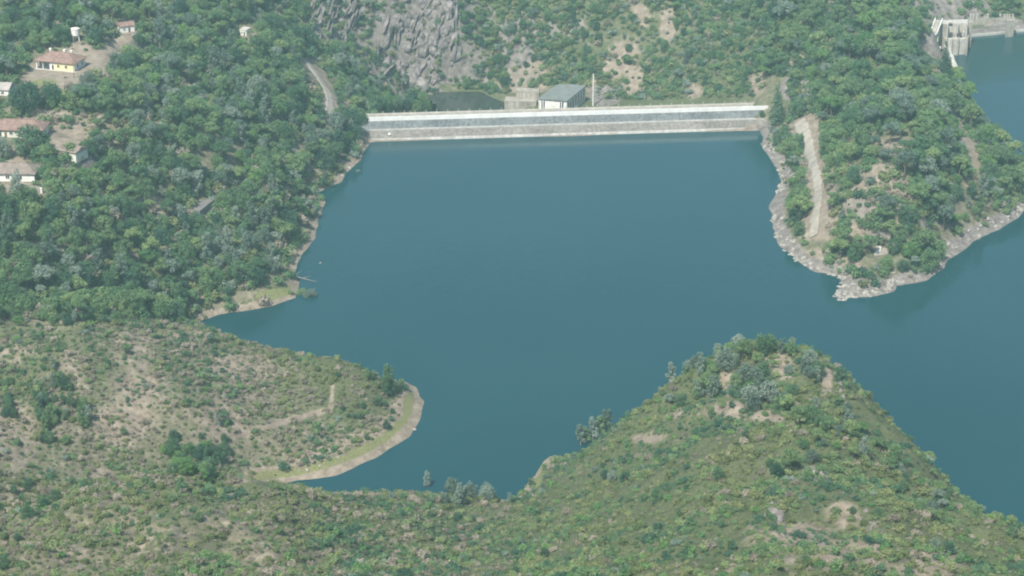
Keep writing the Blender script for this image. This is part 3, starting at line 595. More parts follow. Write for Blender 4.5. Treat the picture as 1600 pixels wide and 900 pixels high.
extr('berm', [(4.3, -3.2), (4.25, 3.75), (6.2, 3.85), (6.2, -3.2)], M['dam_berm'], X0, X1)
extr('upper_face', [(6.2, -3.2), (6.2, 3.7), (9.8, 6.4), (9.8, -3.2)], M['stone_upper'], X0, X1)
extr('parapet', [(9.8, 5.0), (9.78, 8.3), (10.3, 8.3), (10.3, 5.0)], M['dam_white'], 5.0, X1 - 2)
extr('crest_road', [(9.8, -3.2), (9.8, 6.3), (10.35, 6.45), (18.6, 6.5), (18.6, -3.2)], M['concrete'], X0 - 3, X1 + 3)
extr('rear_parapet', [(18.6, 5.0), (18.6, 7.1), (18.95, 7.1), (18.95, 5.0)], M['concrete_pale'], X0, X1)
extr('rear_face', [(18.6, -20), (18.6, 6.3), (19.6, 6.3), (50, -20)], M['stone_lower'], X0, X1)
Md = Matrix.Translation((DAM_A.x, DAM_A.y, 0)) @ Matrix.Rotation(dang, 4, 'Z')
pb = MB(); pb.box(-0.10, 0.10, -0.10, 0.10, 0, .75, bev=0.03); pb.box(-0.18, 0.18, -0.18, 0.18, .75, 1.0, bev=0.05)
post0 = pb.mesh('bollard', M['concrete_pale'])
k = 0; step = 5.05
ORD = ['nearest','second closest','third closest','fourth closest','fifth closest','sixth closest','seventh closest','eighth closest','ninth closest','tenth closest','eleventh closest','twelfth closest','thirteenth closest','fourteenth closest','fifteenth closest','sixteenth closest','seventeenth closest','eighteenth closest','nineteenth closest','twentieth closest']
NUM = ['first','second','third','fourth','fifth','sixth','seventh','eighth','ninth','tenth','eleventh','twelfth','thirteenth','fourteenth','fifteenth','sixteenth','seventeenth','eighteenth','nineteenth','twentieth','twenty-first','twenty-second','twenty-third','twenty-fourth','twenty-fifth','twenty-sixth','twenty-seventh','twenty-eighth','twenty-ninth','thirtieth']
nposts = int((DL - 8) / step)
for k in range(nposts):
    p = Md @ Vector((7 + k * step, 18.78, 7.09)); o = bpy.data.objects.new('bollard', post0); COL.objects.link(o); o.location = p; o.rotation_euler.z = dang
    half = nposts // 2
    lab = f'small white bollard on the rear edge of the dam, {NUM[k]} from its left end' if k < half else f'small white bollard on the rear edge of the dam, {NUM[nposts - 1 - k]} from its right end'
    tag(o, lab, 'bollard', 'white bollards along the dam crest')
b = MB(); b.lathe([(0.05, -0.1), (0.55, 0.0), (0.7, 0.4), (0.55, .8), (0.15, 1.0), (0.05, 1.2)], 14)
o = b.build('marker_buoy', M['buoy'], smooth=True); o.location = Md @ Vector((14.5, 2.6, 1.9)); tag(o, 'small round white buoy stranded on the lower face of the dam', 'buoy')

# ------------------------------------------------------------------ power house behind the dam
def wall_quad(mb, a, b_, z0, z1, th=0.3):
    """vertical slab between two xy points"""
    t = (b_ - a); n = Vector((-t.y, t.x, 0)).normalized() * th
    mb.prism([(a.x, a.y), (b_.x, b_.y), (b_.x + n.x, b_.y + n.y), (a.x + n.x, a.y + n.y)], z0, z1)
FL, FR, BR, BL = at(840, 154, 0), at(886, 158, 0), at(916, 133.5, 0), at(869.5, 132, 0)
ph = empty('power_house', (FL.x, FL.y, -8.5), 0, 'long white building with a wide grey roof standing behind the dam', 'building')
def local(v, o=ph): return v - Vector(o.location)
cor = [local(v) for v in (FL, FR, BR, BL)]
ctr = sum(cor, Vector()) / 4
def inset(v, k): return Vector((ctr.x + (v.x - ctr.x) * k, ctr.y + (v.y - ctr.y) * k, v.z))
wc = [inset(v, 0.955) for v in cor]
MB().prism([(v.x, v.y) for v in wc], -2.0, 8.2).build('wall', M['white_wall'], ph)
# roof: low ridge along the long axis
mid_f, mid_b = (cor[0] + cor[1]) / 2, (cor[2] + cor[3]) / 2
rb = MB(); zt = 8.5
vs = [(cor[0].x, cor[0].y, zt), (cor[1].x, cor[1].y, zt), (cor[2].x, cor[2].y, zt), (cor[3].x, cor[3].y, zt), (mid_f.x, mid_f.y, zt + .4), (mid_b.x, mid_b.y, zt + .4)]
vs += [(x, y, z - 0.32) for x, y, z in vs[:4]]
rb.add(vs, [(1, 2, 5, 4), (3, 0, 4, 5), (0, 1, 4), (2, 3, 5), (6, 7, 1, 0), (7, 8, 2, 1), (8, 9, 3, 2), (9, 6, 0, 3), (9, 8, 7, 6)]).build('roof', M['grey_roof'], ph)
def along(a, b_, f): return a.lerp(b_, f)
def facade_box(mb, a, b_, f0, f1, z0, z1, out, depth):
    t = (b_ - a).normalized(); n = Vector((t.y, -t.x, 0)); p, q = along(a, b_, f0) + n * out, along(a, b_, f1) + n * out
    mb.prism([(p.x, p.y), (q.x, q.y), (q.x - n.x * depth, q.y - n.y * depth), (p.x - n.x * depth, p.y - n.y * depth)], z0, z1)
for i in range(7):
    f = (i + .5) / 7; w_ = MB(); facade_box(w_, wc[1], wc[2], f - .02, f + .02, 1.6, 7.0, 0.05, 0.2); wo = w_.build('window', M['glass'], ph)
    fr = MB(); facade_box(fr, wc[1], wc[2], f - .026, f + .026, 1.3, 1.6, 0.16, 0.2); facade_box(fr, wc[1], wc[2], f - .002, f + .002, 1.6, 7.0, 0.10, 0.04); fr.build('frame', M['cream_wall'], wo)
for i in range(8):
    f = min(max(i / 7, .012), .988); p_ = MB(); facade_box(p_, wc[1], wc[2], f - .012, f + .012, -2, 7.9, 0.16, 0.4); p_.build('pilaster', M['cream_wall'], ph)
for f in (.12, .2, .78, .86):
    w_ = MB(); facade_box(w_, wc[0], wc[1], f - .02, f + .02, 1.6, 7.4, 0.05, 0.2); wo = w_.build('window', M['glass'], ph)
    fr = MB(); facade_box(fr, wc[0], wc[1], f - .028, f + .028, 1.3, 1.6, 0.12, 0.2); fr.build('frame', M['cream_wall'], wo)
for f in (.02, .16, .5, .82, .98):
    p_ = MB(); facade_box(p_, wc[0], wc[1], f - .014, f + .014, -2, 7.9, 0.3, 0.45); p_.build('pilaster', M['white_wall'], ph)
for f in (.42, .47, .58):
    w_ = MB(); facade_box(w_, wc[0], wc[1], f - .014, f + .014, 1.0, 2.2, 0.05, 0.2); w_.build('vent', M['dark_metal'], ph)
# concrete walls beside it
a, b_ = at(806, 142, -2), at(842, 143, -2)
cw1 = MB(); t = b_ - a; nn = Vector((-t.y, t.x, 0)).normalized() * 5; cw1.prism([(a.x, a.y), (b_.x, b_.y), (b_.x + nn.x, b_.y + nn.y), (a.x + nn.x, a.y + nn.y)], -20, -2)
o = cw1.build('retaining_wall', M['concrete']); tag(o, 'tall stained tan concrete block wall behind and left of the power house', 'wall')
for i in range(3):
    f = 0.35 + .2 * i; q = MB(); facade_box(q, a, b_, f - .03, f + .03, -8, -3, 0.12, 0.1); q.build('buttress', M['concrete_pale'], o)
a, b_ = at(788, 157.5, -6), at(838, 159, -6)
cw2 = MB(); t = b_ - a; nn = Vector((-t.y, t.x, 0)).normalized() * 7; cw2.prism([(a.x, a.y), (b_.x, b_.y), (b_.x + nn.x, b_.y + nn.y), (a.x + nn.x, a.y + nn.y)], -20, -6)
o = cw2.build('concrete_platform', M['concrete']); tag(o, 'low flat concrete platform at the edge of the dark river pool behind the dam', 'platform')
q = MB(); facade_box(q, a, b_, 0, 1, -6, -5.6, 0.12, 0.4); q.build('kerb', M['concrete_pale'], o)
# mast
p = at(926.5, 164.5, -8)
ms_ = empty('mast', (p.x, p.y, -8.3), 0, 'tall thin pale mast beside the grey roofed building behind the dam', 'mast')
MB().tube([(0, 0, 0), (0, 0, 8), (0, 0, 16.6)], [0.34, 0.28, 0.2], 8).build('pole', M['dam_white'], ms_)
MB().tube([(-0.7, 0, 15.0), (0.7, 0, 15.0)], 0.08, 5).build('crossarm', M['concrete_pale'], ms_)
MB().box(-.5, .5, -.5, .5, -1.5, .3, bev=.05).build('footing', M['concrete'], ms_)
# small post on the far bank
p = hit(1037, 146); q = MB(); q.tube([(0, 0, -.3), (0, 0, 7.0)], [.13, .09], 6); q.tube([(-.6, 0, 6.5), (.6, 0, 6.5)], .06, 4); o = q.build('utility_pole', M['bark_grey'], loc=p); tag(o, 'thin grey utility pole on the green far bank behind the dam', 'pole')

# ------------------------------------------------------------------ houses
def house(px, py, z, rz, w_, d_, h_, roof='hip', rh=2.2, wallm='white_wall', roofm='tiles', eave=0.6, label='', wins=(), side_wins=(), doors=(), porch=None, chims=(), cat='house', name='house', drop=3.0):
    p = at(px, py, z); hs = empty(name, (p.x, p.y, z), rz, label, cat)   # origin: front left base corner
    x_start = porch[0] if porch else 0
    wb = MB(); wb.box(x_start, w_, 0, d_, -drop, h_); 
    if porch: wb.box(0, x_start, porch[1], d_, -drop, h_ - 0.003)
    wb.build('wall', M[wallm], hs)
    e = eave; x0, x1, y0, y1 = -e, w_ + e, -e, d_ + e
    rb = MB(); t = 0.22
    if roof == 'hip':
        r_ = (y1 - y0) / 2 * 0.95; vs = [(x0, y0, h_), (x1, y0, h_), (x1, y1, h_), (x0, y1, h_), (x0, y0, h_ + t), (x1, y0, h_ + t), (x1, y1, h_ + t), (x0, y1, h_ + t), (x0 + r_, (y0 + y1) / 2, h_ + rh), (x1 - r_, (y0 + y1) / 2, h_ + rh)]
        fs = [(3, 2, 1, 0), (0, 1, 5, 4), (1, 2, 6, 5), (2, 3, 7, 6), (3, 0, 4, 7), (4, 5, 9, 8), (5, 6, 9), (6, 7, 8, 9), (7, 4, 8)]
        rb.add(vs, fs); ro = rb.build('roof', M[roofm], hs)
        rg = MB(); rg.tube([(x0 + r_, (y0 + y1) / 2, h_ + rh + .04), (x1 - r_, (y0 + y1) / 2, h_ + rh + .04)], .16, 6)
        for cx, cy, sx in ((x0, y0, 1), (x0, y1, 1), (x1, y0, -1), (x1, y1, -1)): rg.tube([(cx, cy, h_ + t), (cx + sx * r_, (y0 + y1) / 2, h_ + rh + .04)], .13, 5)
        rg.build('ridge', M[roofm], ro)
    elif roof == 'gable':
        ym = (y0 + y1) / 2
        vs = [(x0, y0, h_), (x1, y0, h_), (x1, y1, h_), (x0, y1, h_), (x0, ym, h_ + rh), (x1, ym, h_ + rh)]; vs += [(x, y, z_ + t) for x, y, z_ in vs]
        rb.add(vs, [(0, 3, 4), (1, 5, 2), (0, 4, 5, 1), (3, 2, 5, 4), (6, 7, 11, 10), (8, 9, 10, 11), (0, 1, 7, 6), (2, 3, 9, 8), (0, 6, 10, 4), (3, 4, 10, 9), (1, 5, 11, 7), (2, 8, 11, 5)]); ro = rb.build('roof', M[roofm], hs)
        for gx0 in (0.002, w_ - .202):
            g = MB(); g.add([(gx0, 0, h_), (gx0, d_, h_), (gx0, d_ / 2, h_ + rh * .9), (gx0 + .2, 0, h_), (gx0 + .2, d_, h_), (gx0 + .2, d_ / 2, h_ + rh * .9)], [(0, 2, 1), (3, 4, 5), (0, 1, 4, 3), (1, 2, 5, 4), (2, 0, 3, 5)]); g.build('gable', M[wallm], hs)
    else:
        rb.add([(x0, y0, h_), (x1, y0, h_), (x1, y1, h_ + rh), (x0, y1, h_ + rh), (x0, y0, h_ + t), (x1, y0, h_ + t), (x1, y1, h_ + rh + t), (x0, y1, h_ + rh + t)],
               [(0, 3, 2, 1), (4, 5, 6, 7), (0, 1, 5, 4), (1, 2, 6, 5), (2, 3, 7, 6), (3, 0, 4, 7)]); ro = rb.build('roof', M[roofm], hs)
    for cx, cy, ch in chims:
        c_ = MB(); c_.box(cx - .4, cx + .4, cy - .4, cy + .4, h_ + .3, h_ + ch, bev=.04); c_.box(cx - .5, cx + .5, cy - .5, cy + .5, h_ + ch, h_ + ch + .18, bev=.04); c_.build('chimney', M['white_wall'], ro)
    for wx, wz, ww, wh in wins:
        o = MB().box(wx, wx + ww, -.06, .1, wz, wz + wh).build('window', M['glass'], hs)
        MB().box(wx - .1, wx + ww + .1, -.14, -.061, wz - .12, wz).box(wx + ww / 2 - .04, wx + ww / 2 + .04, -.1, -.061, wz, wz + wh).build('frame', M['white_wall'], o)
    for wy, wz, ww, wh in side_wins:
        o = MB().box(w_ - .1, w_ + .06, wy, wy + ww, wz, wz + wh).build('window', M['glass'], hs)
        MB().box(w_ + .061, w_ + .14, wy - .1, wy + ww + .1, wz - .12, wz).build('frame', M['white_wall'], o)
    for dx_, dw, dh in doors:
        o = MB().box(dx_, dx_ + dw, -.07, .1, 0, dh).build('door', M['wood'], hs); MB().box(dx_ + dw - .2, dx_ + dw - .12, -.12, -.071, dh * .45, dh * .5).build('handle', M['pale_metal'], o)
    return hs
hA = house(57, 106.5, 60.0, R(-17), 17.5, 9.5, 3.3, 'hip', 3.1, 'white_wall', 'tiles', 0.7, 'white and yellow bungalow with a hipped red tile roof and gravel yard',
           wins=((9.7, 1.2, 1.0, 1.1), (13.2, 1.1, 1.1, 1.2)), side_wins=((2.5, 1.1, 1.2, 1.2), (6.2, 1.1, 1.2, 1.2)), doors=((7.2, .9, 2.1),), porch=(6.2, 2.6), chims=((4.2, 5.4, 3.9), (10.5, 5.6, 3.9), (12.6, 7.5, 3.0)))
MB().box(8.4, 17.45, -.045, -.02, 0.05, 3.2).build('yellow_wall_panel', M['yellow_wall'], hA)
MB().box(0.0, 0.5, 0.0, 0.5, -1, 3.3).build('porch_column', M['white_wall'], hA); MB().box(3.0, 3.3, 0.0, 0.3, -1, 3.3).build('porch_column', M['white_wall'], hA)
MB().box(0.5, 6.15, 0.05, 0.2, 0, 0.9).build('porch_railing', M['dark_metal'], hA)
MB().box(-1.0, 18.6, -1.2, -0.05, -1.0, 0.12, bev=.03).build('terrace', M['concrete_pale'], hA)
house(-14, 214, 54.5, R(-4), 20, 9, 3.0, 'hip', 2.9, 'cream_wall', 'tiles', 0.7, 'long cottage with a faded red tile roof behind the big round dark tree', wins=((7.4, 1.1, 1.2, 1.1),), side_wins=((3, 1.1, 1.2, 1.2),), doors=((5.4, .9, 2.0),), porch=(4.2, 2.4))
house(-20, 283, 51.5, R(-2), 17.5, 8.5, 3.0, 'hip', 2.7, 'white_wall', 'tiles_old', 0.7, 'lowest cottage at the left edge with a brown hipped tile roof', wins=((7.0, 1.1, 1.3, 1.1), (11.6, 1.1, 1.3, 1.1)), side_wins=((3, 1.1, 1.2, 1.2),), doors=((9.6, .9, 2.0),))
house(-22, 150, 58.0, R(-8), 9.5, 7.5, 2.8, 'gable', 1.9, 'white_wall', 'asbestos_roof', 0.5, 'pale grey roofed outbuilding cut by the left edge below the yellow bungalow', wins=((6.6, 1.1, 1.0, 1.0),), doors=((3, .9, 2.0),), cat='outbuilding', name='outbuilding')
house(84, 236, 53.0, R(-28), 10.5, 7.0, 0.7, 'gable', 1.6, 'cream_wall', 'tiles_old', 0.4, 'low hut with a dusty grey brown roof on bare ground right of the round tree', cat='hut', name='hut')
house(189, 52, 61.5, R(28), 6.2, 4.2, 2.7, 'gable', 1.4, 'white_wall', 'tiles', 0.35, 'small white hut with a red tile roof among trees right of the water tower', wins=((1.2, 1.0, .8, .9),), side_wins=((1.6, 1, .8, .9),), doors=((3.4, .9, 2.0),), cat='hut', name='hut')
house(375, 55, 43.5, R(-30), 3.6, 3.4, 2.6, 'shed', .5, 'white_wall', 'concrete_pale', 0.15, 'tiny white shed with a pale flat roof among trees at the top', wins=((.8, 1.1, .7, .7),), doors=((2.2, .8, 1.9),), cat='shed', name='shed')
def slab_on(name, pix, z, h_, mat, label, cat, edge=None, edge_mat=None):
    pts = [at(x, y, z) for x, y in pix]; o = MB().prism([(p.x - pts[0].x, p.y - pts[0].y) for p in pts], -1.5, h_).build(name, mat, loc=pts[0]); tag(o, label, cat)
    if edge:
        a, b_ = pts[edge[0]] - pts[0], pts[edge[1]] - pts[0]; t = b_ - a; n = Vector((-t.y, t.x, 0)).normalized() * .7
        MB().prism([(a.x, a.y), (b_.x, b_.y), (b_.x + n.x, b_.y + n.y), (a.x + n.x, a.y + n.y)], -1.5, h_ + .45).build('kerb', edge_mat, o)
    return o
zt_ = hit(314, 318).z
slab_on('concrete_terrace', [(297, 326), (312, 331), (335, 313), (332, 299)], zt_, .4, M['asphalt'], 'grey paved terrace with a pale kerb in the forest clearing', 'terrace', (3, 0), M['concrete'])
zt_ = hit(1374, 394).z
o = slab_on('concrete_platform', [(1366, 402), (1388, 398), (1392, 385), (1364, 387)], zt_, .5, M['concrete'], 'flat tan concrete platform on the tip of the pine covered point', 'platform')
L_ = Vector(o.location); pts = [at(x, y, zt_) - L_ for x, y in ((1367.5, 399), (1376, 396), (1378, 389), (1366.5, 389))]
MB().prism([(p.x, p.y) for p in pts], .5, [.7, .9, 1.5, 1.2]).build('ramp', M['concrete_pale'], o)
# water tower
p = at(119, 64, 63.5); wt = empty('water_tower', (p.x, p.y, 63.5), 0.3, 'white round water tank on four legs above the yellow bungalow', 'water tower')
tk = MB().lathe([(2.0, 3.0), (2.15, 3.1), (2.15, 6.2), (2.05, 6.3)], 28).build('tank', M['white_wall'], wt, smooth=False)
MB().lathe([(2.3, 6.3), (2.3, 6.45), (1.2, 6.75), (.25, 6.85), (.2, 7.1)], 28).build('roof', M['cream_wall'], wt)
for sx in (-1, 1):
    for sy in (-1, 1): MB().tube([(1.55 * sx, 1.55 * sy, -1), (1.4 * sx, 1.4 * sy, 3.05)], [.26, .22], 8).build('leg', M['white_wall'], wt)
MB().lathe([(1.75, 2.75), (1.75, 3.0)], 20).box(-1.4, 1.4, -.08, .08, 1.4, 1.6).build('brace', M['white_wall'], wt)
wt.scale = (.82, .82, .86)
# pole in the bungalow yard, white post
p = at(116, 123, 59.6); q = MB(); q.tube([(0, 0, -.5), (0, 0, 6.5)], [.14, .1], 6); q.tube([(-.7, 0, 6.1), (.7, 0, 6.1)], .07, 4)
tag(q.build('utility_pole', M['wood'], loc=(p.x, p.y, float(gz(p.x, p.y)))), 'dark wooden pole standing in the gravel yard before the yellow bungalow', 'pole')
p = hit(65, 302); q = MB(); q.box(-.35, .35, -.3, .3, -.3, 1.8, bev=.08); q.box(-.42, .42, -.37, .37, 1.8, 2.0, bev=.04)
tag(q.build('marker_post', M['white_wall'], loc=p), 'squat white post in front of the lowest cottage', 'post')
# low garden walls
def low_wall(name, pix, h_, th, mat, label):
    mb = MB(); pts = [hit(x, y) for x, y in pix]
    for a, b_ in zip(pts[:-1], pts[1:]):
        t = b_ - a; n = Vector((-t.y, t.x, 0)).normalized() * th
        mb.prism([(a.x, a.y), (b_.x, b_.y), (b_.x + n.x, b_.y + n.y), (a.x + n.x, a.y + n.y)], [a.z - 1, b_.z - 1] * 1 + [b_.z - 1, a.z - 1], [a.z + h_, b_.z + h_, b_.z + h_, a.z + h_])
    return tag(mb.build(name, mat), label, 'wall')
low_wall('garden_wall', [(34, 292), (50, 293), (63, 296)], .9, .3, M['concrete'], 'low grey garden wall below the lowest cottage')

# ------------------------------------------------------------------ spillway and intake works at the top right
SPX = 'beside the second reservoir arm'
def block(name, pix4, z0, z1, mat, label, cat, th=None):
    """prism whose top corners are given as pixels at height z1"""
    pts = [at(x, y, z1) for x, y in pix4]
    o = MB().prism([(p.x - pts[0].x, p.y - pts[0].y) for p in pts], z0 - z1, 0).build(name, mat, loc=pts[0])
    return tag(o, label, cat) if label else o
it = empty('intake_block', at(1475, 60, 8.5), 0, 'massive pale concrete intake block rising from the water below the rocky slope', 'concrete block')
def part(name, pix, z0, z1, mat, parent):
    pts = [at(x, y, z1) for x, y in pix]; L = Vector(parent.location)
    return MB().prism([(p.x - L.x, p.y - L.y) for p in pts], z0 - L.z, z1 - L.z).build(name, mat, parent)
part('wall', [(1475, 60), (1488, 62), (1513, 60), (1514, 55), (1500, 52), (1474, 53)], -5, 8.5, M['concrete_pale'], it)
part('skirt', [(1488, 81), (1512, 80.5), (1513, 76), (1489, 77)], -3, 1.2, M['concrete'], it)
for x in (1476.5, 1488.5, 1498, 1512): part('pier', [(x - 1.0, 60.6), (x + 1.0, 60.6), (x + 1.0, 52), (x - 1.0, 52)], -3, 9.2, M['concrete'], it)
part('machine_deck', [(1474, 56), (1514, 55), (1513, 50), (1474, 50)], 8.4, 9.0, M['concrete_pale'], it)
for x in (1485, 1499): part('gate', [(x - 4, 52), (x + 4, 52), (x + 4, 50.5), (x - 4, 50.5)], 9.0, 11.0, M['dark_metal'], it)  # dark slabs put the shade of the gap between the blocks into colour
for x in (1478, 1491, 1506, 1511): part('hoist', [(x - 1.2, 50), (x + 1.2, 50), (x + 1.2, 48), (x - 1.2, 48)], 9.0, 11.2, M['concrete_pale'], it)
ut = empty('gate_tower', at(1470, 37, 15), 0, 'upper pale concrete gate tower set against the grey rocky slope', 'concrete tower')
part('wall', [(1470, 38), (1481, 38), (1481, 31), (1470, 31)], 2, 15.5, M['concrete'], ut)
part('wall', [(1481.2, 37), (1512, 36), (1512, 30), (1481.2, 31)], 2, 15.0, M['concrete_pale'], ut)
part('cap', [(1469, 34.5), (1488, 34.5), (1488, 31.5), (1469, 31.5)], 15.5, 16.2, M['concrete_pale'], ut)
for x in (1481, 1497, 1511): part('pier', [(x - 1.1, 38), (x + 1.1, 38), (x + 1.1, 32), (x - 1.1, 32)], 2, 15.8, M['concrete_pale'], ut)
def beam(name, p0, p1, wd, th, mat, label, cat, rails=True, group=None):
    p0, p1 = Vector(p0), Vector(p1); t = p1 - p0; L = t.length; o = empty(name, p0, 0, label, cat, group)
    n = Vector((-t.y, t.x, 0)).normalized() * wd / 2
    def slab(a, b_, n0, n1, h0, h1):
        q = MB(); A, B = a - p0, b_ - p0
        vs = [A + n * n0, B + n * n0, B + n * n1, A + n * n1]; vs = [v + Vector((0, 0, h0)) for v in vs] + [v + Vector((0, 0, h1)) for v in vs]
        return q.add(vs, [(0, 3, 2, 1), (4, 5, 6, 7), (0, 1, 5, 4), (1, 2, 6, 5), (2, 3, 7, 6), (3, 0, 4, 7)])
    slab(p0, p1, -1, 1, -th, 0).build('deck', mat, o)
    if rails:
        slab(p0, p1, -1, -.8, 0.002, 1.0).build('railing', M['dam_white'], o); slab(p0, p1, .8, 1, 0.002, 1.0).build('railing', M['dam_white'], o)
    return o
beam('footbridge', at(1433, 74, 14), at(1459, 53, 14), 4.2, 1.0, M['concrete'], 'pale footbridge with white side rails leading left from the intake works', 'bridge')
beam('stairway', at(1459, 52, 14), at(1467, 31, 18), 4.0, .8, M['concrete'], 'steep straight stairway between white rails climbing to the gate tower', 'stairway')
block('bridge_pier', [(1441, 80), (1450, 80), (1450, 70), (1441, 74)], -2, 10, M['concrete'], 'tan concrete pier under the left end of the footbridge', 'pier')
block('shaft_wall', [(1458, 60), (1466, 60), (1467, 50), (1459, 50)], -2, 12, M['concrete_pale'], 'narrow pale concrete wall between the footbridge and the intake block', 'wall')
block('gate_chamber', [(1450, 66), (1458, 62), (1459, 54), (1452, 58)], -2, 9, M['dark_metal'], 'dark solid block under the footbridge', 'chamber')  # solid block coloured dark all over, no recess modelled
block('apron', [(1441, 86), (1459, 94), (1464, 84), (1450, 80)], -1, 7, M['concrete_pale'], 'sloping pale concrete apron below the footbridge', 'apron')
def tapered(name, pix, zs, wd, mat, label):
    mb = MB(); pts = [at(x, y, z) for (x, y), z in zip(pix, zs)]
    for a, b_ in zip(pts[:-1], pts[1:]):
        t = b_ - a; n = Vector((-t.y, t.x, 0)).normalized() * wd
        mb.prism([(a.x, a.y), (b_.x, b_.y), (b_.x + n.x, b_.y + n.y), (a.x + n.x, a.y + n.y)][::-1], [-3] * 4, [a.z, b_.z, b_.z, a.z][::-1])
    o = mb.build(name, mat); return tag(o, label, 'wall')
tapered('spillway_wall', [(1465, 72), (1460, 92), (1463, 110)], [10, 8, 6], 1.8, M['concrete_pale'], 'left pale training wall of the spillway, beside the dark cypress')
tapered('spillway_wall', [(1475, 70), (1481, 88), (1491, 108)], [10, 8, 4.5], 2.6, M['concrete_pale'], 'right whitish training wall of the spillway, along the water')
block('spillway_pier', [(1480, 90), (1491, 90), (1490, 86), (1479, 86)], -3, 5, M['concrete_pale'], 'square pale pier joining the right spillway wall below the intake block', 'pier')
block('side_wall', [(1513, 36), (1520, 36), (1520, 30), (1513, 30)], 0, 13.5, M['concrete'], 'darker stained concrete side wall right of the gate tower', 'wall')
qw = tapered('quay_wall', [(1516, 54.5), (1545, 52), (1575, 49), (1602, 46)], [1.3, 1.3, 1.3, 1.3], 1.0, M['concrete_pale'], 'long low pale quay wall at the waterline below the rocky slope')
tapered('roadside_wall', [(1514, 29), (1545, 28.5), (1586, 27)], [hit(1514, 29).z + .8, hit(1545, 28.5).z + .8, hit(1586, 27).z + .8], .5, M['concrete'], 'low wall with posts along the road above the quay wall')
block('quay_buttress', [(1573, 33), (1586, 32), (1586, 28), (1573, 29)], -2, 9, M['concrete'], 'square tan buttress near the right end of the quay wall', 'buttress')
for i, x in enumerate((1516, 1520, 1526, 1543, 1562, 1569, 1573, 1577, 1582)):
    q = MB(); q.box(-.4, .4, -.4, .4, -1, 1.9, bev=.06); q.box(-.5, .5, -.5, .5, 1.9, 2.2, bev=.05)
    o = q.build('road_post', M['concrete_pale'], loc=hit(x, 28.5)); tag(o, f'stubby white post by the road above the quay, {NUM[i]} from its left end', 'post', 'white posts above the quay wall')

# ------------------------------------------------------------------ plants: crowns of leaf clumps on limbs
def blob_leaves(rng, blobs, n, size, jit=0.7, lift=0.25, inner=0.25):
    """n leaf quads spread over lumpy blobs: (cx,cy,cz,rx,ry,rz)"""
    B = np.array(blobs, float); area = (B[:, 3] * B[:, 4] + B[:, 3] * B[:, 5] + B[:, 4] * B[:, 5]); k = rng.choice(len(B), n, p=area / area.sum())
    d = rng.normal(size=(n, 3)); d[:, 2] += lift; d /= np.linalg.norm(d, axis=1)[:, None]
    r_ = np.where(rng.random(n) < inner, rng.uniform(.45, .85, n), rng.uniform(.82, 1.12, n))
    c = B[k, :3] + d * B[k, 3:] * r_[:, None]
    nn = d / B[k, 3:]; nn /= np.linalg.norm(nn, axis=1)[:, None]; nn = nn + rng.normal(size=(n, 3)) * jit * .5; nn /= np.linalg.norm(nn, axis=1)[:, None]
    u = np.cross(nn, rng.normal(size=(n, 3))); u /= np.linalg.norm(u, axis=1)[:, None]; v = np.cross(nn, u)
    s = size * rng.uniform(.6, 1.35, n)[:, None]; u = u * s; v = v * s * rng.uniform(.5, .9, n)[:, None]
    q = np.stack([c - u * .5, c + v * .5 - u * .1, c + u * .55, c - v * .5 + u * .05], 1).reshape(-1, 3)
    return q, np.arange(4 * n).reshape(-1, 4)
def crown_mesh(name, mat, rng, blobs, n, size, **k):
    q, f = blob_leaves(rng, blobs, n, size, **k); return npmesh(name, q, f, mat)
def merge_quads(lst):
    vs, fs, n = [], [], 0
    for q, f in lst: vs.append(q); fs.append(f + n); n += len(q)
    return np.concatenate(vs), np.concatenate(fs)
def tube_np(pts, rad, n=5):
    mb = MB(); mb.tube(pts, rad, n); V_ = np.array([tuple(v) for v in mb.v]); F_ = np.array([f for f in mb.f if len(f) == 4]); return V_, F_
def trunk_mesh(name, mat, rng, h, r_, limbs, lean=0.3):
    parts = []; dx, dy = rng.normal(size=2) * lean
    P_ = [(0, 0, -.8), (dx * .3, dy * .3, h * .4), (dx, dy, h)]; parts.append(tube_np(P_, [r_, r_ * .75, r_ * .45], 6))
    for (bx, by, bz) in limbs:
        f = rng.uniform(.5, .95); parts.append(tube_np([(dx * f, dy * f, h * f), ((bx + dx) * .5, (by + dy) * .5, (h * f + bz) * .52), (bx, by, bz)], [r_ * .45, r_ * .3, r_ * .12], 5))
    V_, F_ = merge_quads(parts); return npmesh(name, V_, F_, mat, True)

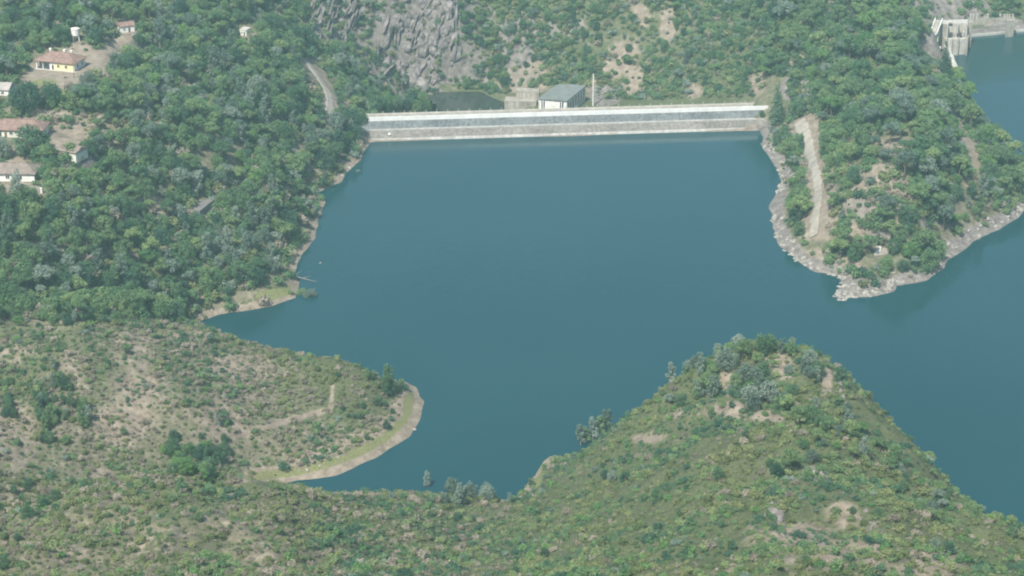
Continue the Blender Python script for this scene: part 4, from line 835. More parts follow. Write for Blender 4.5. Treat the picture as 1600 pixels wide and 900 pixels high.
def make_kind(kind, i, rng):
    """returns crown quads and trunk mesh"""
    if kind == 'pine_tree':
        nb = rng.integers(9, 13); hh = rng.uniform(4.6, 6.0); R0 = rng.uniform(2.5, 3.3); bl = []
        for j in range(nb):
            a = j * 2.4 + rng.uniform(-.4, .4); q = math.sqrt((j + .5) / nb) * R0 * .8
            bl.append((math.cos(a) * q, math.sin(a) * q, hh + 1.2 - q * q * .22 + rng.uniform(-.9, .7), rng.uniform(.8, 1.45), rng.uniform(.8, 1.45), rng.uniform(.7, 1.15)))
        return bl, dict(n=1500, size=.42, jit=1.0, lift=.1, inner=.3), ('bark', hh, .26, [b_[:3] for b_ in bl[::2]])
    if kind == 'oak_tree':
        nb = rng.integers(14, 20); bl = []; R0 = rng.uniform(2.6, 3.5)
        for j in range(nb):
            z = (j + .5) / nb; a = j * 2.4 + rng.uniform(-.5, .5); q = R0 * .68 * math.sqrt(max(0.05, 1 - (z * 1.9 - .85) ** 2)) * rng.uniform(.7, 1.1)
            s = rng.uniform(.6, 1.35); bl.append((math.cos(a) * q, math.sin(a) * q, 1.4 + z * 4.2, s, s, s * rng.uniform(.75, 1.15)))
        return bl, dict(n=1800, size=.40, jit=1.0, lift=.1, inner=.3), ('bark', 2.6, .28, [b_[:3] for b_ in bl[1::3]])
    if kind == 'eucalyptus_tree':
        nb = rng.integers(11, 15); bl = []
        for j in range(nb):
            z = (j + .5) / nb; a = j * 2.4 + rng.uniform(-.6, .6); q = (1.9 - .9 * z) * rng.uniform(.4, 1.05)
            s = rng.uniform(.6, 1.1) * (1.1 - .3 * z); bl.append((math.cos(a) * q, math.sin(a) * q, 2.2 + z * 6.6, s, s, s * 1.15))
        return bl, dict(n=1250, size=.44, jit=1.1, lift=0.0, inner=.35), ('bark_grey', 6.5, .2, [b_[:3] for b_ in bl[2::2]])
    if kind == 'cypress_tree':
        bl = []
        for j in range(12):
            z = j / 11; q = .25; a = j * 2.4; s = 1.95 * (1 - z) ** .8 + .22; bl.append((math.cos(a) * q, math.sin(a) * q, 1.2 + z * 10.2, s, s, 1.1))
        return bl, dict(n=1700, size=.4, jit=.8, lift=.15, inner=.15), ('bark', 5, .22, [])
    if kind == 'shrub':
        nb = rng.integers(4, 7); bl = []
        for j in range(nb):
            a = j * 2.4 + rng.uniform(-.5, .5); q = rng.uniform(.1, .62); s = rng.uniform(.4, .68); bl.append((math.cos(a) * q, math.sin(a) * q, .42 + rng.uniform(-.1, .35), s, s, s * .85))
        return bl, dict(n=230, size=.27, jit=.9, lift=.45, inner=.15), None
    if kind == 'sprig':      # thin upright brush
        nb = 5; bl = []
        for j in range(nb):
            a = j * 2.4; q = rng.uniform(.15, .7); bl.append((math.cos(a) * q, math.sin(a) * q, .3 + rng.uniform(0, .3), .22, .22, .42))
        return bl, dict(n=110, size=.24, jit=1.2, lift=.2, inner=.2), None
SOURCES = {}    # (kind, tone) -> list of (crown mesh, trunk mesh)
TONES = {'pine_tree': ('leaf_pine', 'leaf_oak', 'leaf_bright', 'leaf_grey'), 'oak_tree': ('leaf_oak', 'leaf_dark', 'leaf_bright', 'leaf_grey'), 'eucalyptus_tree': ('leaf_grey', 'leaf_oak'),
         'cypress_tree': ('leaf_dark',), 'shrub': ('leaf_scrub', 'leaf_olive', 'leaf_oak', 'leaf_dark', 'leaf_bright', 'leaf_dry', 'leaf_grey'), 'sprig': ('leaf_dry', 'leaf_olive')}
for kd, tones in TONES.items():
    nv = {'cypress_tree': 1, 'sprig': 3, 'shrub': 4, 'pine_tree': 4, 'oak_tree': 5}.get(kd, 3)
    shp = []
    for i in range(nv):
        bl, kw, tr = make_kind(kd, i, RNG); q, f = blob_leaves(RNG, bl, **kw)
        shp.append((q, f, trunk_mesh(kd + '_trunk', M[tr[0]], RNG, tr[1], tr[2], tr[3]) if tr else None))
    for tn in tones: SOURCES[(kd, tn)] = [(npmesh(f'{kd}_{tn}', q, f, M[tn]), tk_) for q, f, tk_ in shp]

# ---- candidate places: jittered grid over the ground that can be seen
def candidates(step, x0=-300, x1=330, y0=335, y1=1110, margin=70):
    ax, ay = np.arange(x0, x1, step), np.arange(y0, y1, step); X, Y = np.meshgrid(ax, ay); X = (X + RNG.uniform(-.5, .5, X.shape) * step * .95).ravel(); Y = (Y + RNG.uniform(-.5, .5, Y.shape) * step * .95).ravel()
    z = gz(X, Y); px, py, f = proj(X, Y, z); k = (px > -margin) & (px < 1600 + margin) & (py > -margin * .6) & (py < 900 + margin) & (gd(X, Y) > .6) & (sdist(X, Y, POOL) > 1.0)
    s = (X - DAM_A.x) * dn_.x + (Y - DAM_A.y) * dn_.y; t = (X - DAM_A.x) * ddir.x + (Y - DAM_A.y) * ddir.y
    k &= ~((s > -6) & (s < 24) & (t > -6) & (t < DL + 5))
    for cx, cy, cz, r_ in PADW: k &= np.hypot(X - cx, Y - cy) > min(r_, 11) * .8
    # hidden behind nearer ground?  march from the point to the camera
    X, Y, z, px, py, f = [a_[k] for a_ in (X, Y, z, px, py, f)]
    vis = np.ones(X.shape, bool)
    for tt in np.concatenate([np.arange(4, 60, 4), np.arange(60, 420, 12)]):
        L = np.sqrt(X ** 2 + Y ** 2 + (H - z) ** 2); q = tt / L; xx, yy, zz = X * (1 - q), Y * (1 - q), z + (H - z) * q
        vis &= (gz(xx, yy) < zz + 4.0)
    return [a_[vis] for a_ in (X, Y, z, px, py, f)]
def clear_at(px, py): return look(clear, px, py) > 0.5
items = []        # dicts: kind tone x y z scale rot var px py size
def jit_look(a_, X, Y, px, py, k=1.0):
    return look(a_, px + fbm(X, Y, 16, 2, 81) * 12 * k, py + fbm(X, Y, 16, 2, 82) * 8 * k)
def grow(step, dens_map, pick, scale_rng, hgt, wid, power=1.0, clump=0.0, mind=0.0, seed=0):
    X, Y, z, px, py, f = candidates(step); dn2 = jit_look(dens_map, X, Y, px, py)
    nz = fbm(X, Y, 20, 3, 91 + seed)
    keep = RNG.random(len(X)) < dn2 * (1 + clump * nz * 2); bd = gd(X, Y)
    wide = np.where((px > 1180) & (py < 480), 6.0, 3.2); keep &= bd > wide * RNG.uniform(.6, 1.2, len(X)) + mind
    X, Y, z, px, py, f = [a_[keep] for a_ in (X, Y, z, px, py, f)]
    sc = RNG.uniform(*scale_rng, len(X)) ** power
    ok = np.ones(len(X), bool); pp = FPX / f
    for a_ in (0.05, .5, 1.0):
        for b_ in (-.45, 0, .45): ok &= ~clear_at(px + b_ * wid * sc * pp, py - a_ * hgt * sc * pp * .93)
    X, Y, z, px, py, f, sc = [a_[ok] for a_ in (X, Y, z, px, py, f, sc)]
    out = []
    for i in range(len(X)):
        kd, tn = pick(px[i], py[i], float(X[i]), float(Y[i]))
        out.append(dict(kind=kd, tone=tn, x=X[i], y=Y[i], z=z[i], s=sc[i], rot=RNG.uniform(0, 6.28), var=int(RNG.integers(0, len(SOURCES[(kd, tn)]))), px=px[i], py=py[i], size=hgt * sc[i] * FPX / f[i]))
    return out
def pick_tree(px, py, x, y):
    L = lambda a_: float(look(a_, np.array(px), np.array(py))); r_ = RNG.random()
    g, p_, dk, br = L(f_grey), L(f_pine), L(f_dark), L(f_bright)
    if r_ < g: return ('eucalyptus_tree', 'leaf_grey') if RNG.random() < .6 else ('oak_tree', 'leaf_grey')
    if RNG.random() < p_: return ('pine_tree', str(RNG.choice(['leaf_pine', 'leaf_pine', 'leaf_pine', 'leaf_oak', 'leaf_oak', 'leaf_grey'] if RNG.random() < .95 else ['leaf_bright'])))
    q = RNG.random()
    if q < dk: return ('oak_tree', 'leaf_dark')
    if q < dk + br: return ('oak_tree', 'leaf_bright')
    return ('eucalyptus_tree', 'leaf_oak') if RNG.random() < .12 else ('oak_tree', 'leaf_oak')
def pick_shrub(px, py, x, y):
    L = lambda a_: float(look(a_, np.array(px), np.array(py)))
    nz = float(fbm(np.array([x]), np.array([y]), 15, 2, 120)[0]); r_ = RNG.random()
    dry = L(f_dry) + max(0, nz) * .4
    if r_ < dry: return ('shrub', 'leaf_dry') if RNG.random() < .5 else ('sprig', 'leaf_dry')
    q = RNG.random() * .8 + .1 - nz * .9 - (.25 if (py > 740 and px < 480) else 0)
    if py < 500:
        return ('shrub', 'leaf_scrub' if q < .35 else 'leaf_oak' if q < .7 else 'leaf_dark' if q < .8 else 'leaf_grey' if q < .9 else 'leaf_olive')
    return ('shrub', 'leaf_olive' if q < .36 else 'leaf_scrub' if q < .66 else 'leaf_bright' if q < .74 else 'leaf_oak' if q < .93 else 'leaf_grey' if q < .97 else 'leaf_dark')
trees = grow(4.1, tree_d, pick_tree, (.5, 1.3), 6.6, 5.0, 1.0, .3, 1.2)
far_n = [t_ for t_ in trees]
for t_ in trees:
    if t_['py'] > 500: q_ = .7 if t_['px'] > 1000 and t_['py'] < 680 else .5; t_['s'] *= q_; t_['size'] *= q_
    elif t_['px'] > 1180 and t_['kind'] == 'pine_tree': t_['s'] *= 1.25; t_['size'] *= 1.25
    elif not (560 < t_['px'] < 1180): t_['s'] *= 1.04; t_['size'] *= 1.04
    elif t_['py'] < 180 and 560 < t_['px'] < 1180: t_['s'] *= .72; t_['size'] *= .72
def hand(kind, tone, px, py, s, var=0, sz=None, off=(0, 0)):
    p = hit(px, py); _, _, f = proj(p.x, p.y, p.z); hgt = {'pine_tree': 8.4, 'oak_tree': 6.3, 'eucalyptus_tree': 9.5, 'cypress_tree': 12.2, 'shrub': 1.4}[kind]
    return dict(kind=kind, tone=tone, x=p.x, y=p.y, z=p.z, s=s, rot=RNG.uniform(0, 6.28), var=var % len(SOURCES[(kind, tone)]), px=px, py=py, size=hgt * s * FPX / float(f) + 60)
HAND = [
 hand('cypress_tree', 'leaf_dark', 1213, 196, 1.9), hand('cypress_tree', 'leaf_dark', 1475, 124, 1.6), hand('cypress_tree', 'leaf_dark', 1252, 235, 0.7), hand('cypress_tree', 'leaf_dark', 1482, 128, 0.9),
 hand('oak_tree', 'leaf_dark', 1247, 184, 1.45, 1), hand('oak_tree', 'leaf_dark', 1190, 183, 0.55, 2), hand('oak_tree', 'leaf_dark', 655, 186, 0.75, 0),
 hand('oak_tree', 'leaf_dark', 45, 178, 2.0, 0), hand('oak_tree', 'leaf_dark', 28, 176, 1.5, 2), hand('oak_tree', 'leaf_dark', 82, 168, 1.5, 3), hand('oak_tree', 'leaf_dark', 46, 246, 2.0, 1), hand('oak_tree', 'leaf_dark', 62, 240, 1.6, 4), hand('oak_tree', 'leaf_bright', 135, 163, 0.9, 3), hand('oak_tree', 'leaf_oak', 118, 155, 0.9, 0),
 hand('pine_tree', 'leaf_pine', 1313, 406, 1.15, 0), hand('pine_tree', 'leaf_pine', 1340, 408, 1.0, 1), hand('oak_tree', 'leaf_oak', 1295, 402, 0.9, 2), hand('oak_tree', 'leaf_oak', 1385, 424, 1.0, 3), hand('oak_tree', 'leaf_bright', 1425, 405, 1.3, 1), hand('oak_tree', 'leaf_oak', 1450, 424, 1.45, 0), hand('oak_tree', 'leaf_dark', 1410, 425, 0.9, 2), hand('oak_tree', 'leaf_oak', 1465, 405, 1.3, 4),
 hand('oak_tree', 'leaf_oak', 1238, 330, 1.3, 0), hand('oak_tree', 'leaf_dark', 1240, 350, 1.1, 3), hand('oak_tree', 'leaf_oak', 1248, 368, 0.9, 1), hand('oak_tree', 'leaf_oak', 1235, 260, 1.0, 2), hand('oak_tree', 'leaf_oak', 1215, 225, 0.8, 0),
 hand('oak_tree', 'leaf_dark', 1333, 290, 1.2, 2), hand('pine_tree', 'leaf_pine', 1330, 262, 1.3, 2), hand('oak_tree', 'leaf_dark', 1380, 250, 0.7, 3),
 hand('oak_tree', 'leaf_dark', 548, 212, 1.9, 0), hand('oak_tree', 'leaf_oak', 565, 200, 1.2, 3), hand('oak_tree', 'leaf_dark', 530, 235, 1.5, 4), hand('oak_tree', 'leaf_oak', 515, 255, 1.3, 1), hand('oak_tree', 'leaf_dark', 480, 75, 1.5, 2), hand('oak_tree', 'leaf_oak', 460, 60, 1.2, 0),
 hand('eucalyptus_tree', 'leaf_oak', 607, 612, 0.99, 0), hand('eucalyptus_tree', 'leaf_oak', 604, 622, 0.88, 1), hand('eucalyptus_tree', 'leaf_oak', 612, 618, 0.8, 2), hand('oak_tree', 'leaf_dark', 604, 672, 0.5, 3), hand('shrub', 'leaf_dark', 443, 735, 2.2),
 hand('cypress_tree', 'leaf_dark', 532, 567, 0.22), hand('cypress_tree', 'leaf_dark', 564, 578, 0.28),
 hand('eucalyptus_tree', 'leaf_grey', 907, 696, 0.91, 0), hand('eucalyptus_tree', 'leaf_grey', 926, 690, 0.98, 1), hand('eucalyptus_tree', 'leaf_grey', 946, 680, 1.08, 2), hand('eucalyptus_tree', 'leaf_oak', 916, 693, 0.73, 1), hand('eucalyptus_tree', 'leaf_oak', 938, 684, 0.84, 0),
 hand('pine_tree', 'leaf_pine', 1105, 622, 1.05, 0), hand('oak_tree', 'leaf_grey', 1095, 620, 0.94, 1), hand('oak_tree', 'leaf_grey', 1135, 580, 1.08, 0), hand('pine_tree', 'leaf_pine', 1160, 566, 0.94, 3), hand('oak_tree', 'leaf_oak', 1197, 556, 1.01, 2), hand('oak_tree', 'leaf_grey', 1165, 600, 0.94, 3), hand('oak_tree', 'leaf_oak', 1192, 590, 0.84, 4),
 hand('oak_tree', 'leaf_oak', 1235, 555, 0.74, 1), hand('oak_tree', 'leaf_grey', 1265, 570, 0.81, 0), hand('oak_tree', 'leaf_oak', 1278, 590, 0.81, 2), hand('oak_tree', 'leaf_grey', 1200, 630, 1.08, 4), hand('oak_tree', 'leaf_grey', 1172, 632, 0.94, 2), hand('oak_tree', 'leaf_grey', 1225, 640, 0.81, 0),
 hand('pine_tree', 'leaf_pine', 1248, 668, 0.97, 1), hand('oak_tree', 'leaf_oak', 1256, 704, 0.45, 0), hand('pine_tree', 'leaf_pine', 1330, 690, 0.7, 2), hand('pine_tree', 'leaf_bright', 1345, 682, 0.6, 0), hand('pine_tree', 'leaf_pine', 1235, 742, 0.8, 2), hand('oak_tree', 'leaf_dark', 1212, 748, 0.7, 1), hand('oak_tree', 'leaf_oak', 1262, 750, 0.5, 3), hand('pine_tree', 'leaf_pine', 1375, 710, 0.62, 3),
 hand('oak_tree', 'leaf_dark', 1073, 768, 0.36, 4), hand('oak_tree', 'leaf_dark', 1372, 806, 0.36, 0), hand('oak_tree', 'leaf_dark', 1332, 804, 0.32, 2), hand('oak_tree', 'leaf_dark', 1482, 866, 0.5, 1), hand('oak_tree', 'leaf_dark', 28, 845, 0.36, 2), hand('oak_tree', 'leaf_dark', 1165, 688, 0.41, 3), hand('oak_tree', 'leaf_dark', 1258, 882, 0.35, 3), hand('oak_tree', 'leaf_dark', 5, 890, 0.6, 0),
 hand('pine_tree', 'leaf_bright', 1545, 820, 0.45, 0), hand('oak_tree', 'leaf_oak', 1580, 842, 0.5, 1), hand('eucalyptus_tree', 'leaf_grey', 667, 762, 0.6, 0), hand('oak_tree', 'leaf_grey', 705, 770, 0.75, 1), hand('oak_tree', 'leaf_grey', 760, 782, 0.9, 3), hand('oak_tree', 'leaf_grey', 730, 776, 0.68, 2), hand('oak_tree', 'leaf_oak', 320, 745, 0.75, 2), hand('oak_tree', 'leaf_bright', 318, 750, 0.5, 1),
 hand('eucalyptus_tree', 'leaf_grey', 62, 640, 0.55, 0), hand('eucalyptus_tree', 'leaf_oak', 112, 640, 0.65, 1), hand('eucalyptus_tree', 'leaf_oak', 90, 610, 0.6, 2), hand('eucalyptus_tree', 'leaf_oak', 135, 670, 0.5, 0), hand('eucalyptus_tree', 'leaf_oak', 15, 648, 0.6, 1),
]
trees += HAND
def grove(cx, cy, rx, ry, n, kinds, s0, s1):
    for _ in range(n):
        a_, q = RNG.uniform(0, 6.28), math.sqrt(RNG.random()); kd, tn = kinds[int(RNG.integers(0, len(kinds)))]
        h_ = hand(kd, tn, cx + math.cos(a_) * q * rx, cy + math.sin(a_) * q * ry, RNG.uniform(s0, s1), int(RNG.integers(0, 9))); h_['size'] -= 50; trees.append(h_)
grove(300, 722, 62, 24, 26, [('oak_tree', 'leaf_oak'), ('oak_tree', 'leaf_oak'), ('oak_tree', 'leaf_dark'), ('oak_tree', 'leaf_bright')], .5, .85)
grove(95, 655, 45, 48, 24, [('eucalyptus_tree', 'leaf_oak'), ('oak_tree', 'leaf_oak'), ('eucalyptus_tree', 'leaf_grey'), ('oak_tree', 'leaf_dark')], .42, .7)
grove(180, 762, 70, 9, 12, [('oak_tree', 'leaf_oak'), ('oak_tree', 'leaf_dark')], .28, .5)
grove(60, 800, 60, 14, 8, [('oak_tree', 'leaf_oak'), ('oak_tree', 'leaf_dark')], .28, .5)
grove(14, 640, 16, 24, 6, [('oak_tree', 'leaf_dark'), ('oak_tree', 'leaf_oak')], .4, .6)
grove(725, 785, 75, 7, 9, [('oak_tree', 'leaf_grey'), ('eucalyptus_tree', 'leaf_grey')], .4, .75)
grove(590, 600, 22, 10, 6, [('oak_tree', 'leaf_oak'), ('eucalyptus_tree', 'leaf_oak')], .3, .5)
grove(570, 650, 45, 25, 9, [('oak_tree', 'leaf_oak'), ('oak_tree', 'leaf_dark')], .28, .45)
grove(640, 170, 50, 9, 16, [('oak_tree', 'leaf_oak'), ('oak_tree', 'leaf_dark'), ('oak_tree', 'leaf_bright')], .9, 1.25)
grove(40, 780, 60, 30, 8, [('oak_tree', 'leaf_oak'), ('oak_tree', 'leaf_dark')], .28, .45)
shr = grow(2.1, shrub_d, pick_shrub, (.35, 1.5), 1.2, 1.5, 1.25, .8, -1.5, 3)

for s_ in shr:
    if s_['py'] < 500: s_['s'] *= 1.95; s_['size'] *= 1.95
shr2 = grow(2.3, shrub_d, pick_shrub, (.3, .8), 1.2, 1.5, 1.0, .3, -2.4, 5)
shr2 = [s_ for s_ in shr2 if s_['py'] > 470]
shr3 = [s_ for s_ in grow(2.6, shrub_d, pick_shrub, (.8, 2.0), 1.2, 1.5, 1.0, .4, -1.0, 8) if s_['py'] < 190]
shr2 += shr3
shr2 += [s_ for s_ in grow(2.0, shrub_d, pick_shrub, (.35, .95), 1.2, 1.5, 1.0, .5, -1.0, 12) if 505 < s_['py'] and s_['px'] < 660]
print('trees', len(trees), 'shrubs', len(shr), len(shr2))

# ---- labels by the nearest thing one can find in the photograph
LM = [('white water tower', 119, 54), ('yellow bungalow', 92, 98), ('hut right of the water tower', 196, 44), ('tiny white shed', 381, 50), ('long faded red cottage roof', 30, 200), ('dusty brown hut roof', 98, 215), ('lowest brown cottage roof', 25, 270),
      ('slab roofed shelter', 316, 318), ('left end of the dam', 580, 195), ('dirt road below the cliff', 510, 145), ('forest clearing with soil', 235, 245), ('grassy spit of the left shore', 440, 458), ('narrow inlet of the left shore', 330, 500), ('bend of the left shore', 500, 305),
      ('rock cliff', 650, 80), ('river pool behind the dam', 725, 158), ('grey roofed power house', 880, 150), ('thin white mast', 926, 140), ('eroded gully on the far bank', 960, 90), ('pale scar above the dam', 1092, 138), ('right end of the dam', 1190, 175),
      ('tall dark cypress by the dam', 1213, 160), ('top of the dirt track', 1255, 195), ('lower end of the dirt track', 1275, 350), ('rocky tip of the point', 1340, 450), ('small hut on the point', 1378, 390), ('bare patch on the point', 1360, 320), ('intake works', 1480, 65), ('right bank by the dam', 1200, 240), ('notch of the right bank', 1212, 292), ('left bulge of the point', 1204, 345), ('shore under the track end', 1245, 408), ('right shore of the point', 1445, 438), ('stony right shore', 1530, 372), ('path on the right flank', 1520, 250), ('right edge shore', 1590, 335),
      ('top middle of the far bank', 1040, 20), ('wooded saddle at the top', 1320, 20), ('quay wall', 1550, 30), ('crest of the wooded point', 1400, 200),
      ('grassy beach', 600, 690), ('tip of the grassy beach', 650, 620), ('pale footpath on the middle hill', 440, 660), ('leafy grove on the middle hill', 300, 705), ('blue green grove on the left', 92, 625), ('bare crest of the middle hill', 215, 545), ('left end of the middle hill', 20, 560),
      ('gully left of the near ridge', 60, 740), ('near ridge top', 250, 760), ('bottom left corner', 40, 880), ('pale scar on the near ridge', 235, 840), ('bottom edge of the near ridge', 430, 880), ('cove below the beach', 640, 765), ('gully between the near hills', 795, 830),
      ('grassy bank of the cove', 838, 745), ('row of pale trees above the cove', 925, 670), ('rocky knob of the right hill', 1200, 540), ('bare patch on the knob', 1140, 600), ('pale rock pinnacle', 1272, 735), ('grey crag on the right hill', 1210, 800), ('right skyline of the right hill', 1420, 725), ('bottom right corner', 1570, 870), ('bare slope at the bottom right', 1260, 860), ('middle of the right hill', 1020, 790), ('bottom edge of the right hill', 980, 880)]
DIRS = ['right of', 'right above', 'above', 'left above', 'left of', 'left below', 'below', 'right below']
def label_all(lst, cap=4):
    """lst of (obj, px, py, description); every label names a landmark, a side of it and the order of distance"""
    cells = {}
    for it_ in lst:
        o, px, py, ds = it_; dd = [math.hypot(px - l[1], (py - l[2]) * 1.3) for l in LM]; k = int(np.argmin(dd)); l = LM[k]
        a_ = math.atan2(-(py - l[2]), px - l[1]); s = int(round(a_ / (math.pi / 4))) % 8
        cells.setdefault((o.name.split('.')[0], ds, k, s), []).append((dd[k], it_))
    for (nm, ds, k, s), L in cells.items():
        L.sort(key=lambda q: q[0])
        for i, (_, it_) in enumerate(L):
            n = ORD[min(i, len(ORD) - 1)]; it_[0]['label'] = f"{ds}, {n} {DIRS[s]} the {LM[k][0]}" if len(L) > 1 else f"{ds}, {DIRS[s]} the {LM[k][0]}"
TW = {'leaf_pine': 'olive green', 'leaf_oak': 'mid green', 'leaf_dark': 'dark green', 'leaf_bright': 'light green', 'leaf_grey': 'grey green', 'leaf_scrub': 'green', 'leaf_olive': 'yellowish', 'leaf_dry': 'dry brown'}
NW = {'pine_tree': 'flat pine', 'oak_tree': 'round tree', 'eucalyptus_tree': 'loose eucalyptus', 'cypress_tree': 'narrow cypress', 'shrub': 'shrub'}
GRP = {'pine_tree': 'pines around the reservoir', 'oak_tree': 'broadleaf trees around the reservoir', 'eucalyptus_tree': 'eucalyptus trees around the reservoir', 'cypress_tree': 'cypresses around the reservoir', 'shrub': 'large shrubs on the hillsides'}
CAT = {'pine_tree': 'pine', 'oak_tree': 'tree', 'eucalyptus_tree': 'eucalyptus', 'cypress_tree': 'cypress', 'shrub': 'shrub'}
def place(t_):
    cm, tm = SOURCES[(t_['kind'], t_['tone'])][t_['var']]
    loc = (t_['x'], t_['y'], t_['z'] - .1)
    if tm:
        o = bpy.data.objects.new(t_['kind'], None); COL.objects.link(o); c_ = bpy.data.objects.new('crown', cm); k_ = bpy.data.objects.new('trunk', tm)
        for q in (c_, k_): COL.objects.link(q); q.parent = o
    else: o = bpy.data.objects.new(t_['kind'], cm); COL.objects.link(o)
    o.location = loc; o.rotation_euler = (0, 0, t_['rot']); s = t_['s']; o.scale = (s, s, s * (0.9 + .25 * ((t_['rot'] * 7) % 1)))
    tag(o, None, CAT[t_['kind']], GRP[t_['kind']]); return o
rest, lab = [], []
bykind = {}
for t_ in trees: bykind.setdefault(t_['kind'], []).append(t_)
bykind['shrub'] = bykind.get('shrub', []) + [s_ for s_ in shr if s_['kind'] == 'shrub']
sprigs = [s_ for s_ in shr if s_['kind'] == 'sprig']
for kd, L in bykind.items():
    L.sort(key=lambda q: -q['size'])
    inview = lambda q: -5 < q['px'] < 1605 and -5 < q['py'] < 925
    ind = [q for q in L if inview(q)][:(295)]; ids = set(id(q) for q in ind); others = [q for q in L if id(q) not in ids]
    med = np.median([q['s'] for q in ind]) if ind else 1
    for q in ind:
        o = place(q); lab.append((o, q['px'], q['py'], ('large ' if q['s'] > med * 1.18 else 'small ' if q['s'] < med * .82 else '') + TW[q['tone']] + ' ' + NW[kd]))
    if others: rest.append((kd, others))
label_all(lab)

# ---- everything past the individuals: one object per kind of mass
def scatter(name, lst, label, cat):
    keys = sorted({(q['kind'], q['tone'], q['var']) for q in lst}); src = bpy.data.collections.new(name + '_source'); ix = {}
    for i, (kd, tn, vr) in enumerate(keys):
        cm, tm = SOURCES[(kd, tn)][vr]
        if tm:
            n = len(cm.vertices); co = np.zeros(n * 3, np.float32); cm.vertices.foreach_get('co', co); n2 = len(tm.vertices); c2 = np.zeros(n2 * 3, np.float32); tm.vertices.foreach_get('co', c2)
            f1 = np.arange(n).reshape(-1, 4); f2 = np.zeros(len(tm.loops), np.int32); tm.loops.foreach_get('vertex_index', f2); f2 = f2.reshape(-1, 4) + n
            mm = npmesh(f'{kd}_{tn}_whole', np.concatenate([co.reshape(-1, 3), c2.reshape(-1, 3)]), np.concatenate([f1, f2])); mm.materials.append(M[tn]); mm.materials.append(tm.materials[0])
            mi = np.zeros(len(mm.polygons), np.int32); mi[len(f1):] = 1; mm.polygons.foreach_set('material_index', mi)
        else: mm = cm
        src.objects.link(bpy.data.objects.new(f'{name}_{i:03d}', mm)); ix[(kd, tn, vr)] = i
    me_ = bpy.data.meshes.new(name); n = len(lst); me_.vertices.add(n)
    me_.vertices.foreach_set('co', np.array([(q['x'], q['y'], q['z'] - .08) for q in lst], np.float32).ravel())
    for an, ty, fl, arr in (('idx', 'INT', 'value', np.array([ix[(q['kind'], q['tone'], q['var'])] for q in lst], np.int32)),
                            ('rot', 'FLOAT_VECTOR', 'vector', np.array([(RNG.normal() * .06, RNG.normal() * .06, q['rot']) for q in lst], np.float32)),
                            ('scl', 'FLOAT_VECTOR', 'vector', np.array([(q['s'], q['s'], q['s'] * RNG.uniform(.75, 1.15)) for q in lst], np.float32))):
        a_ = me_.attributes.new(an, ty, 'POINT'); a_.data.foreach_set(fl, arr.ravel())
    o = bpy.data.objects.new(name, me_); COL.objects.link(o); tag(o, label, cat, kind='stuff')
    g = bpy.data.node_groups.new(name + '_nodes', 'GeometryNodeTree'); g.interface.new_socket('Geometry', in_out='INPUT', socket_type='NodeSocketGeometry'); g.interface.new_socket('Geometry', in_out='OUTPUT', socket_type='NodeSocketGeometry')
    gi, go = g.nodes.new('NodeGroupInput'), g.nodes.new('NodeGroupOutput'); ci = g.nodes.new('GeometryNodeCollectionInfo'); ci.inputs['Collection'].default_value = src; ci.inputs['Separate Children'].default_value = True; ci.inputs['Reset Children'].default_value = True
    ip = g.nodes.new('GeometryNodeInstanceOnPoints'); ip.inputs['Pick Instance'].default_value = True
    def na(an, ty): x = g.nodes.new('GeometryNodeInputNamedAttribute'); x.data_type = ty; x.inputs['Name'].default_value = an; return x.outputs['Attribute']
    g.links.new(gi.outputs[0], ip.inputs['Points']); g.links.new(ci.outputs[0], ip.inputs['Instance']); g.links.new(na('idx', 'INT'), ip.inputs['Instance Index'])
    g.links.new(na('rot', 'FLOAT_VECTOR'), ip.inputs['Rotation']); g.links.new(na('scl', 'FLOAT_VECTOR'), ip.inputs['Scale']); g.links.new(ip.outputs[0], go.inputs[0])
    md = o.modifiers.new('scatter', 'NODES'); md.node_group = g; return o
NMS = {'pine_tree': 'pine_forest', 'oak_tree': 'broadleaf_forest', 'eucalyptus_tree': 'eucalyptus_forest', 'cypress_tree': 'cypress_grove', 'shrub': 'scrub'}
for kd, L in rest:
    if kd == 'shrub': L = L + sprigs + shr2
    scatter(NMS[kd], L, {'shrub': 'dense low green and olive scrub covering the hillsides', 'pine_tree': 'further pines of the forest beyond the nearer ones', 'oak_tree': 'further broadleaf trees of the forest on the slopes'}.get(kd, 'further trees of the forest on the slopes'), 'scrub' if kd == 'shrub' else 'forest')

# ------------------------------------------------------------------ rocks
def rock_mesh(name, rng, sx, sy, sz, mat, spiky=0.0, sub=3):
    import bmesh
    bm = bmesh.new(); bmesh.ops.create_icosphere(bm, subdivisions=sub, radius=1.0)
    planes = [Vector(rng.normal(size=3)).normalized() for _ in range(10)]; offs = rng.uniform(.55, .9, 10); ph = rng.uniform(0, 50, 3)
    for v in bm.verts:
        p = v.co.copy()
        for n, o_ in zip(planes, offs):
            d_ = p.dot(n)
            if d_ > o_: p -= n * (d_ - o_)
        k_ = 1 + float(fbm(np.array([p.x * 2 + ph[0] + p.z]), np.array([p.y * 2 + ph[1] - p.z]), 1, 3, 5)[0]) * .22
        p *= k_
        if spiky and p.z > 0: t = 1 - spiky * p.z * .75; p.x *= t; p.y *= t
        v.co = (p.x * sx, p.y * sy, p.z * sz)
    me_ = bpy.data.meshes.new(name); bm.to_mesh(me_); bm.free(); me_.materials.append(mat); return me_
spires = [rock_mesh('rock_spire', RNG, RNG.uniform(.7, 1.3), RNG.uniform(1.0, 1.9), RNG.uniform(4.0, 7.0), M['rock'], .8, 2) for _ in range(8)]
bould = [rock_mesh('boulder', RNG, RNG.uniform(.8, 1.2), RNG.uniform(.8, 1.2), RNG.uniform(.5, .8), M['rock_pale'], 0) for _ in range(5)]
rl = []
